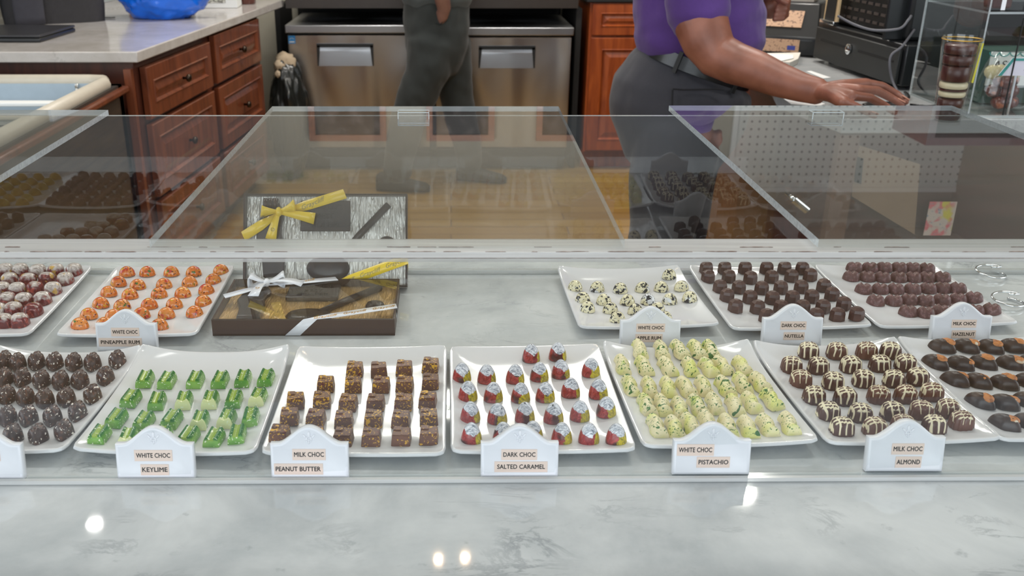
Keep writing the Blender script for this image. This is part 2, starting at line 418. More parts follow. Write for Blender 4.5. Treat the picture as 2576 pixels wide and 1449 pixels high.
def lid(poly, label, tab=None):
    """loose acrylic sheet resting on the rail and the rear panel; poly = 4 xy corners"""
    z = ZT + 0.0008; th = 0.0075
    c = sum((Vector(p) for p in poly), Vector((0, 0))) / 4
    t = thing('acrylic_sheet', (c.x, c.y, z), label, 'acrylic sheet', 'loose acrylic sheets')
    def f(bm): bm_prism(bm, [(p[0], p[1], z) for p in poly], (0, 0, th))
    sheet('sheet', f, M['lid'], t)
    if tab:
        def g(bm): bm_box(bm, (tab[0], tab[1], z + th + 0.0045), (tab[2], 0.016, 0.009))
        bm = bmesh.new(); g(bm); obj('finger_tab', bm, [M['acrylic']], t, world=True)
        bm = bmesh.new(); x, y, wd = tab
        for dy in (-0.008, 0.008): bm_box(bm, (x, y + dy, z + th + 0.009), (wd, 0.001, 0.001))
        for dx in (-wd / 2, wd / 2): bm_box(bm, (x + dx, y, z + th + 0.009), (0.001, 0.016, 0.001)); bm_box(bm, (x + dx, y - 0.008, z + th + 0.0045), (0.001, 0.001, 0.009))
        obj('tab_edges', bm, M['edge'], t, world=True)
    return t
zl = ZT + 0.008
def q(u, v): p = atz(u, v, zl); return (p.x, p.y)
lid([q(375, 605), q(1572, 605), q(1405, 268), q(685, 268)], 'scratched clear acrylic sheet in the middle of the display case', (atz(1041, 296, zl).x, atz(1041, 297, zl).y, 0.042))
lid([q(2060, 603), q(3260, 603), q(2395, 266), q(1683, 266)], 'clear acrylic sheet in front of the cashier', (atz(2075, 296, zl).x, atz(2075, 297, zl).y, 0.042))
lid([q(-1250, 605), q(-270, 605), q(272, 277), q(-360, 277)], 'clear acrylic sheet with brightly lit edge in front of chest freezer')

# ------------------------------------------------------------------ porcelain trays
def make_tray(quad, lb, lf, label):
    """quad px: BL BR FR FL (rim corners).  returns (object, height function)"""
    zb, zf = CZ + 0.014 + lb, CZ + 0.014 + lf
    BL, BR = atz(*quad[0], zb), atz(*quad[1], zb); FR, FL = atz(*quad[2], zf), atz(*quad[3], zf)
    def xy(u, v):   # u,v in -1..1 (v = +1 at the back)
        a = (u + 1) / 2; b = (v + 1) / 2
        p = (FL * (1 - a) + FR * a) * (1 - b) + (BL * (1 - a) + BR * a) * b
        return p
    def hz(u, v):
        b = (v + 1) / 2; lift = lf * (1 - b) + lb * b
        e = max(abs(u), abs(v))
        return CZ + 0.008 + 0.006 * max(0, (e - 0.55) / 0.45) ** 2.2 + lift * (abs(u) ** 2.6) * (abs(v) ** 3.2)
    c = xy(0, 0)
    def pt(s, t):
        u = math.sin((s * 2 - 1) * PI / 2) * 0.35 + (s * 2 - 1) * 0.65; v = math.sin((t * 2 - 1) * PI / 2) * 0.35 + (t * 2 - 1) * 0.65
        # round the four corners slightly
        k = max(0, abs(u) + abs(v) - 1.9) * 0.25
        uu = u * (1 - k); vv = v * (1 - k)
        p = xy(uu, vv); return Vector((p.x - c.x, p.y - c.y, hz(u, v) - CZ))
    root = thing('serving_tray', (c.x, c.y, CZ), label, 'tray', 'white porcelain chocolate trays')
    bm = bmesh.new(); bm_grid(bm, pt, 28, 28)
    o = obj('plate', bm, M['porcelain'], root, smooth=True)
    for p in o.data.polygons:
        if p.normal.z < 0: o.data.flip_normals(); break
    s = o.modifiers.new('thickness', 'SOLIDIFY'); s.thickness = 0.0042; s.offset = -1
    b = o.modifiers.new('soft_edge', 'BEVEL'); b.width = 0.0014; b.segments = 2; b.limit_method = 'ANGLE'; b.angle_limit = R(50)
    bm = bmesh.new()
    ring = []
    for k in (0.62, 0.55):
        ring.append(k)
    outer = [xy(su * 0.6, sv * 0.6) - c for su, sv in ((-1, -1), (1, -1), (1, 1), (-1, 1))]
    bm_loft(bm, [[Vector((p.x, p.y, 0.0003)) for p in outer], [Vector((p.x * 1.05, p.y * 1.05, 0.0040)) for p in outer]])
    obj('foot', bm, M['porcelain'], root)
    def height(x, y):
        u = v = 0.0
        for _ in range(8):
            p = xy(u, v); du = (xy(u + .01, v) - p) / .01; dv = (xy(u, v + .01) - p) / .01
            ex, ey = x - p.x, y - p.y; det = du.x * dv.y - du.y * dv.x
            u += (ex * dv.y - ey * dv.x) / det; v += (ey * du.x - ex * du.y) / det
        u = max(-1, min(1, u)); v = max(-1, min(1, v))
        return hz(u, v)
    return root, height
TR = {}
for key, quad, lb, lf, label in [
    ('F1', [(-18, 862), (356, 864), (157, 1128), (-310, 1128)], .012, .003, 'white porcelain tray of dark speckled chocolates at front left'),
    ('F2', [(356, 862), (728, 862), (640, 1133), (178, 1124)], .012, .004, 'white porcelain tray of green chocolates behind the KEYLIME sign'),
    ('F3', [(750, 868), (1123, 865), (1119, 1138), (655, 1135)], .003, .002, 'white porcelain tray of square gold-flecked chocolates behind PEANUT BUTTER sign'),
    ('F4', [(1132, 869), (1505, 862), (1602, 1127), (1136, 1132)], .002, .002, 'white porcelain tray of red and yellow swirled chocolates'),
    ('F5', [(1517, 853), (1883, 849), (2063, 1104), (1620, 1118)], .012, .003, 'white porcelain tray of cream bars behind the PISTACHIO sign'),
    ('F6', [(1894, 852), (2251, 843), (2526, 1098), (2085, 1110)], .011, .003, 'white porcelain tray of white-drizzled chocolates behind the ALMOND sign'),
    ('F7', [(2257, 842), (2622, 838), (2970, 1086), (2518, 1102)], .008, .003, 'white porcelain tray of oval dark chocolates at front right'),
    ('F0', [(-392, 862), (-20, 864), (-312, 1128), (-780, 1128)], .006, .003, 'white porcelain tray of ridged chocolates beyond the left edge, mirrored in rear panel'),
    ('FY', [(-766, 862), (-394, 864), (-786, 1128), (-1250, 1128)], .006, .003, 'white porcelain tray of yellow bonbons beyond the left edge, mirrored in rear panel'),
    ('B0', [(-436, 669), (-103, 667), (-300, 838), (-655, 838)], .003, .002, 'white porcelain tray of dark chocolates beyond the left edge, mirrored in rear panel'),
    ('B1', [(-100, 669), (233, 665), (70, 838), (-290, 838)], .003, .002, 'white porcelain tray of marbled bonbons at rear left'),
    ('B2', [(293, 668), (590, 665), (492, 837), (138, 839)], .002, .002, 'white porcelain tray of orange speckled bonbons'),
    ('B3', [(1403, 666), (1706, 664), (1812, 811), (1459, 819)], .006, .003, 'white porcelain tray half filled with black-splashed white bonbons'),
    ('B4', [(1732, 664), (2042, 663), (2197, 815), (1844, 824)], .004, .002, 'white porcelain tray of faceted dark chocolates in the rear row'),
    ('B5', [(2047, 663), (2352, 663), (2565, 808), (2215, 819)], .003, .002, 'white porcelain tray of ridged milk chocolates at rear right')]:
    TR[key] = make_tray(quad, lb, lf, label)

# ------------------------------------------------------------------ chocolate meshes (origin at base centre)
def radial(name, mat, outline, prof, seg=28, bump=None, smooth=True, angle=None):
    bm = bmesh.new(); rings = []
    for s, z in prof:
        ring = []
        for k in range(seg):
            a = 2 * PI * k / seg; x, y = outline(a)
            p = Vector((x * s, y * s, z))
            if bump: p.z += bump(p.x, p.y, s, z)
            ring.append(p)
        rings.append(ring)
    vr = bm_loft(bm, rings, cap=False)
    bm.faces.new(vr[0][::-1])
    top = bm.verts.new((0, 0, rings[-1][0].z if not bump else sum(p.z for p in rings[-1]) / seg))
    for k in range(seg): bm.faces.new((vr[-1][k], vr[-1][(k + 1) % seg], top))
    bmesh.ops.recalc_face_normals(bm, faces=bm.faces[:])
    me = bpy.data.meshes.new(name); bm.to_mesh(me); bm.free(); me.materials.append(mat)
    for p in me.polygons: p.use_smooth = smooth
    if smooth: me.set_sharp_from_angle(angle=R(angle or 50))
    return me
def sup(wd, dp, p, egg=0.0):
    def f(a):
        c, s = math.cos(a), math.sin(a); r = (abs(c) ** p + abs(s) ** p) ** (-1 / p)
        return wd / 2 * r * c * (1 - egg * r * s), dp / 2 * r * s
    return f
def lens(L, W):
    def f(a):
        c, s = math.cos(a), math.sin(a); r = (abs(c) ** 1.28 + abs(s) ** 1.75) ** (-1 / 1.5)
        return L / 2 * c * min(r, 1.15), W / 2 * s * min(r, 1.15)
    return f
def domeprof(h, n=9, p=1.0, toe=0.0):
    out = [(1.0, 0.0)] + ([(1.0 + toe, 0.0008)] if toe else [])
    for i in range(1, n):
        a = i / n * PI / 2; out.append((math.cos(a) ** p, 0.0 + h * math.sin(a)))
    out.append((0.06, h)); return out
def extrude_me(name, mat, prof, L, n=8, shape=None, smooth_angle=40):
    """profile in x,z extruded along y; shape(t) -> (scale x, scale z, dx)"""
    bm = bmesh.new(); rings = []
    for i in range(n + 1):
        t = i / n * 2 - 1; sx, sz, dx = shape(t) if shape else (1, 1, 0)
        rings.append([Vector((x * sx + dx, t * L / 2 - (z * 0.12 * (1 if abs(t) == 1 and t > 0 else (-1 if t == -1 else 0))), z * sz)) for x, z in prof])
    bm_loft(bm, rings); bmesh.ops.recalc_face_normals(bm, faces=bm.faces[:])
    me = bpy.data.meshes.new(name); bm.to_mesh(me); bm.free(); me.materials.append(mat)
    for p in me.polygons: p.use_smooth = True
    me.set_sharp_from_angle(angle=R(smooth_angle))
    return me
# materials of the sweets
K = {}
K['nut'] = speckled('dark_nut_chocolate', (60, 40, 38), [((96, 60, 46), 260, 0.54, 0.64), ((240, 232, 222), 300, 0.645, 0.665)], 0.35)
m, nt, b = new_mat('keylime_shell'); N = NT(nt); v = N.coords(); tc = N.n('ShaderNodeTexCoord'); sp = N.n('ShaderNodeSeparateXYZ'); N.l(tc.outputs['Object'], sp.inputs[0])
col = N.mix(N.step(N.noise(v, 45, 2), 0.38, 0.62), lin((84, 150, 56)), lin((138, 186, 88)))
hi_ = N.math('ADD', sp.outputs[2], N.math('MULTIPLY', N.noise(v, 160, 2), 0.004))
col = N.mix(N.step(hi_, 0.010, 0.0125), col, lin((34, 112, 44)))
groove = N.math('MULTIPLY', N.step(N.math('ABSOLUTE', sp.outputs[0]), 0.0032, 0.0024), N.step(sp.outputs[2], 0.008, 0.0095))
col = N.mix(groove, col, lin((146, 176, 62)))
endcream = N.math('MULTIPLY', N.step(N.math('MULTIPLY', sp.outputs[1], -1.0), 0.0085, 0.0105), N.step(N.rand(), 0.78, 0.8))
col = N.mix(endcream, col, lin((228, 232, 176)))
col = N.mix(N.step(N.noise(v, 360, 2), 0.63, 0.66), col, lin((236, 244, 216)))
N.l(col, b.inputs['Base Color']); b.inputs['Roughness'].default_value = 0.22; b.inputs['Subsurface Weight'].default_value = 0.0; K['lime'] = m
m, nt, b = new_mat('gold_flecked_milk_chocolate'); N = NT(nt); v = N.coords(); tc = N.n('ShaderNodeTexCoord'); sp = N.n('ShaderNodeSeparateXYZ'); N.l(tc.outputs['Object'], sp.inputs[0])
amt = N.math('MULTIPLY', N.math('SUBTRACT', N.rand(), 0.55), 0.06)
col = N.mix(N.step(N.noise(v, 30, 2), 0.4, 0.7), lin((92, 56, 44)), lin((112, 72, 56)))
col = N.mix(N.step(N.noise(v, 120, 1), 0.68, 0.72), col, lin((96, 22, 30)))
col = N.mix(N.step(N.math('ADD', N.noise(v, 420, 2, 0.5, 0.5), amt), 0.605, 0.63), col, lin((214, 164, 52)))
col = N.mix(N.step(N.math('ADD', N.noise(v, 130, 2, 0.5, 1.2), amt), 0.655, 0.67), col, lin((222, 170, 44)))
N.l(col, b.inputs['Base Color']); b.inputs['Roughness'].default_value = 0.42; K['cube'] = m
m, nt, b = new_mat('swirled_shell'); N = NT(nt); v = N.coords(); tc = N.n('ShaderNodeTexCoord'); sp = N.n('ShaderNodeSeparateXYZ'); N.l(tc.outputs['Object'], sp.inputs[0])
wob = N.math('MULTIPLY', N.math('SUBTRACT', N.noise(v, 90, 2, 0.5, 0.8), 0.5), 0.010)
rn = N.math('MULTIPLY', N.math('SUBTRACT', N.rand(), 0.5), 0.007)
mpv = N.n('ShaderNodeMapping'); mpv.inputs['Rotation'].default_value = (0.4, 0.7, 0.5); mpv.inputs['Scale'].default_value = (1, 5, 1); N.l(v, mpv.inputs[0])
streak = N.noise(mpv.outputs[0], 170, 3, 0.6, 1.5)
red = N.mix(N.step(streak, 0.42, 0.68), lin((136, 26, 34)), lin((196, 76, 74)))
red = N.mix(N.step(N.noise(v, 60, 1), 0.56, 0.66), red, lin((72, 22, 28)))
yel = N.mix(N.step(streak, 0.4, 0.66), lin((206, 186, 34)), lin((110, 104, 48)))
wht = N.mix(N.step(streak, 0.4, 0.62), lin((236, 238, 244)), lin((128, 136, 150)))
wht = N.mix(N.step(N.noise(v, 150, 1), 0.7, 0.74), wht, lin((50, 46, 50)))
xs = N.math('ADD', N.math('ADD', sp.outputs[0], wob), rn)
col = N.mix(N.step(xs, 0.0024, 0.0030), red, yel)
top = N.math('ADD', N.math('SUBTRACT', sp.outputs[2], N.math('MULTIPLY', N.math('ABSOLUTE', N.math('SUBTRACT', sp.outputs[0], 0.002)), 0.55)), N.math('MULTIPLY', sp.outputs[1], 0.16))
top = N.math('ADD', top, wob)
col = N.mix(N.step(top, 0.0074, 0.0080), col, wht)
N.l(col, b.inputs['Base Color']); b.inputs['Roughness'].default_value = 0.16; K['swirl'] = m
m, nt, b = new_mat('pistachio_white_chocolate'); N = NT(nt); v = N.coords(); tc = N.n('ShaderNodeTexCoord'); sp = N.n('ShaderNodeSeparateXYZ'); N.l(tc.outputs['Object'], sp.inputs[0])
amt = N.math('MULTIPLY', N.math('SUBTRACT', N.rand(), 0.5), 0.05)
col = N.mix(N.step(N.math('ADD', N.noise(v, 40, 2), amt), 0.5, 0.68), lin((232, 222, 178)), lin((220, 222, 132)))
col = N.mix(N.math('MULTIPLY', N.step(N.math('ADD', N.noise(v, 60, 1), amt), 0.66, 0.72), 0.6), col, lin((158, 190, 40)))
fl = N.math('MULTIPLY', N.step(N.math('ADD', N.noise(v, 420, 2), amt), 0.60, 0.62), N.step(sp.outputs[2], 0.003, 0.008))
col = N.mix(fl, col, lin((70, 118, 46)))
col = N.mix(N.step(N.math('ADD', N.noise(v, 120, 1, 0.4, 0.6), amt), 0.685, 0.695), col, lin((48, 104, 44)))
N.l(col, b.inputs['Base Color']); b.inputs['Roughness'].default_value = 0.4; K['pist'] = m
m, nt, b = new_mat('drizzled_milk_chocolate'); N = NT(nt); v = N.coords(); tc = N.n('ShaderNodeTexCoord'); sp = N.n('ShaderNodeSeparateXYZ'); N.l(tc.outputs['Object'], sp.inputs[0])
base = N.mix(N.step(N.rand(), 0.55, 0.6), lin((100, 62, 52)), lin((78, 46, 42)))
mpv = N.n('ShaderNodeMapping'); mpv.inputs['Rotation'].default_value = (0, 0, 0.12); N.l(v, mpv.inputs[0])
def wave(sc, direction, dist):
    wv = N.n('ShaderNodeTexWave'); wv.wave_type = 'BANDS'; wv.bands_direction = direction; wv.inputs['Scale'].default_value = sc; wv.inputs['Distortion'].default_value = dist; wv.inputs['Detail'].default_value = 1; wv.inputs['Detail Scale'].default_value = 1.0
    N.l(mpv.outputs[0], wv.inputs['Vector']); return wv.outputs['Fac']
amt = N.math('MULTIPLY', N.math('SUBTRACT', N.rand(), 0.5), 0.5)
tops = N.math('MULTIPLY', N.step(N.math('ADD', wave(70, 'Y', 2.0), N.math('MULTIPLY', amt, .5)), 0.62, 0.72), N.step(sp.outputs[2], 0.0125, 0.0140))
sides = N.math('MULTIPLY', N.step(N.math('ADD', wave(44, 'X', 4.5), N.math('MULTIPLY', amt, .35)), 0.86, 0.92), N.step(N.math('ADD', sp.outputs[2], N.math('MULTIPLY', amt, .014)), 0.004, 0.0055))
col = N.mix(N.math('MAXIMUM', tops, sides), base, lin((234, 224, 192)))
N.l(col, b.inputs['Base Color']); b.inputs['Roughness'].default_value = 0.35; K['almond'] = m
K['buck'] = speckled('dark_plain_chocolate', (48, 34, 34), [((64, 46, 42), 90, 0.5, 0.7)], 0.34)
K['nutcream'] = speckled('tan_nut_filling', (190, 122, 66), [((150, 88, 44), 200, 0.5, 0.65), ((214, 206, 184), 70, 0.66, 0.70)], 0.5)
m, nt, b = new_mat('marbled_bonbon'); N = NT(nt); v = N.coords()
mpv = N.n('ShaderNodeMapping'); mpv.inputs['Rotation'].default_value = (0.3, 0.5, 0.8); mpv.inputs['Scale'].default_value = (1, 3, 1); N.l(v, mpv.inputs[0])
streak = N.noise(mpv.outputs[0], 110, 3, 0.6, 1.4)
sil = N.mix(N.step(streak, 0.45, 0.7), lin((206, 196, 190)), lin((120, 108, 100)))
mar = N.mix(N.step(streak, 0.5, 0.7), lin((96, 34, 42)), lin((176, 82, 74)))
tc = N.n('ShaderNodeTexCoord'); sp = N.n('ShaderNodeSeparateXYZ'); N.l(tc.outputs['Object'], sp.inputs[0])
sel = N.math('ADD', N.math('ADD', N.math('MULTIPLY', N.noise(v, 70, 2, 0.5, 0.5), 0.8), N.math('MULTIPLY', sp.outputs[2], 26.0)), N.math('MULTIPLY', N.rand(), 0.35))
col = N.mix(N.step(sel, 0.78, 0.92), mar, sil)
col = N.mix(N.step(N.noise(v, 95, 1), 0.66, 0.72), col, lin((196, 160, 88)))
N.l(col, b.inputs['Base Color']); b.inputs['Roughness'].default_value = 0.16; K['marbled'] = m
K['orange'] = speckled('orange_bonbon', (214, 116, 42), [((190, 54, 34), 90, 0.56, 0.66), ((86, 34, 26), 330, 0.60, 0.64), ((206, 168, 40), 210, 0.64, 0.68), ((70, 110, 42), 110, 0.67, 0.70), ((110, 30, 34), 60, 0.68, 0.73)], 0.12, 0.4, base2=(224, 140, 66))
K['splash'] = speckled('splashed_white_bonbon', (228, 220, 184), [((226, 228, 232), 40, 0.6, 0.66), ((28, 38, 52), 330, 0.585, 0.61), ((24, 34, 48), 150, 0.60, 0.62), ((24, 34, 44), 62, 0.64, 0.66)], 0.14, 0.3)
K['hex'] = speckled('faceted_dark_chocolate', (70, 44, 42), [((92, 62, 56), 160, 0.5, 0.75)], 0.3)
K['hazel'] = speckled('dull_milk_chocolate', (98, 66, 66), [((132, 96, 98), 260, 0.52, 0.68), ((80, 48, 40), 90, 0.55, 0.68)], 0.42)
def nzb(sc, amp, s0=0.0):
    return lambda x, y, s, z: amp * noise.noise(Vector((x * sc, y * sc, s0))) * (1 if s < 0.85 else 0)
MESH = {
 'nut': radial('nut_chocolate', K['nut'], sup(0.0205, 0.0295, 1.3), [(1, 0), (1.02, 0.003), (0.97, 0.0085), (0.85, 0.0125), (0.7, 0.014), (0.5, 0.0145), (0.3, 0.0148), (0.1, 0.0148)], 40,
      lambda x, y, s, z: (0.0040 * noise.noise(Vector((x * 280, y * 280, 3.1))) if s < 0.9 else 0)),
 'lime': extrude_me('keylime_chocolate', K['lime'], [(-.0085, 0), (-.0084, .004), (-.0074, .0085), (-.0056, .0118), (-.0042, .0124), (-.003, .0112), (0, .0098), (.003, .0112), (.0042, .0124), (.0056, .0118), (.0074, .0085), (.0084, .004), (.0085, 0)], 0.0255, 6, smooth_angle=50),
 'swirl': radial('swirled_bonbon', K['swirl'], sup(0.0215, 0.0205, 2.1, 0.10), [(1, 0), (1.01, .002), (.96, .006), (.85, .0108), (.69, .0150), (.50, .0180), (.31, .0198), (.15, .0206), (.05, .0208)], 28),
 'pist': extrude_me('pistachio_bar', K['pist'], [(-.0082, 0), (-.0080, .004), (-.0066, .0092), (-.0042, .0132), (-.0012, .0148), (.0020, .0140), (.0050, .0100), (.0074, .0045), (.0078, 0)], 0.033, 16,
      lambda t: (1 - 0.10 * t * t + .05 * math.sin(t * 5), 0.93 + 0.07 * math.cos(t * PI * 1.7) - (0.10 * t ** 8), 0.0016 * math.sin(t * PI * 1.2)), 45),
 'almond': radial('fluted_chocolate', K['almond'], lambda a: ((lambda o: (o[0] * (1 + 0.045 * math.cos(12 * a)), o[1] * (1 + 0.045 * math.cos(12 * a))))(sup(0.0235, 0.0205, 2.8)(a))),
      [(1, 0), (1.0, .003), (.955, .0085), (.9, .0125), (.78, .0152), (.55, .0166), (.3, .0172), (.08, .0174)], 72, lambda x, y, s, z: (0.0006 * math.cos(x * 1700) if 0.2 < s < 0.85 else 0)),
 'buck': radial('oval_chocolate', K['buck'], lens(0.033, 0.0205), domeprof(0.0145, 9, 0.9, 0.02), 36),
 'marbled': radial('marbled_bonbon', K['marbled'], sup(0.024, 0.0215, 2.6), [(1, 0), (1.01, .002), (.99, .006), (.93, .0105), (.82, .0136), (.64, .0156), (.4, .0167), (.15, .017)], 28),
 'orange': radial('orange_bonbon', K['orange'], sup(0.0238, 0.0205, 2.0, 0.10), domeprof(0.0132, 9, 0.95, 0.01), 28),
 'splash': radial('white_bonbon', K['splash'], sup(0.0212, 0.0195, 2.0, 0.08), domeprof(0.0135, 9, 0.95, 0.01), 28),
 'hex': radial('faceted_chocolate', K['hex'], sup(0.0205, 0.0205, 2.0), [(1, 0), (.97, .0105), (.86, .0142), (.35, .0172)], 7, smooth=False),
 'hazel': radial('ridged_chocolate', K['hazel'], sup(0.0245, 0.0200, 1.55), [(1, 0), (.98, .004), (.88, .0085), (.7, .0118), (.46, .0138), (.22, .0142), (.08, .0138)], 32,
      lambda x, y, s, z: (-0.0034 * math.exp(-((x + 0.3 * y) / 0.0026) ** 2) + 0.0009 * noise.noise(Vector((x * 420, y * 420, 1.7))) if s < 0.92 else 0)),
}
K['yellow'] = speckled('yellow_bonbon', (206, 166, 40), [((228, 200, 90), 90, .5, .65)], .14, .3)
me = MESH['orange'].copy(); me.materials.clear(); me.materials.append(K['yellow']); MESH['yellow'] = me
# square milk chocolate with two raised quarters
bm = bmesh.new(); bm_box(bm, (0, 0, .0066), (.0196, .0196, .0132), taper=0.88)
for sx, sy, e in ((-1, 1, .0012), (1, -1, .0008)): bm_box(bm, (sx * .0042, sy * .0042, .0132 + e / 2), (.0083, .0083, e), taper=0.98)
bmesh.ops.bevel(bm, geom=[e for e in bm.edges], offset=0.0007, segments=2, affect='EDGES')
bmesh.ops.recalc_face_normals(bm, faces=bm.faces[:]); me = bpy.data.meshes.new('square_chocolate'); bm.to_mesh(me); bm.free(); me.materials.append(K['cube']); MESH['cube'] = me
# tan filling showing through the oval ones
bm = bmesh.new(); bmesh.ops.create_icosphere(bm, subdivisions=3, radius=1.0)
for vt in bm.verts:
    vt.co = Vector((vt.co.x * .0088 + .0022, vt.co.y * .0066 + .0010, vt.co.z * .0050 + .0106)) + Vector((0, 0, 0.0012 * noise.noise(vt.co * 2.3)))
me = bpy.data.meshes.new('nut_filling'); bm.to_mesh(me); bm.free(); me.materials.append(K['nutcream'])
for p in me.polygons: p.use_smooth = True
MESH['filling'] = me

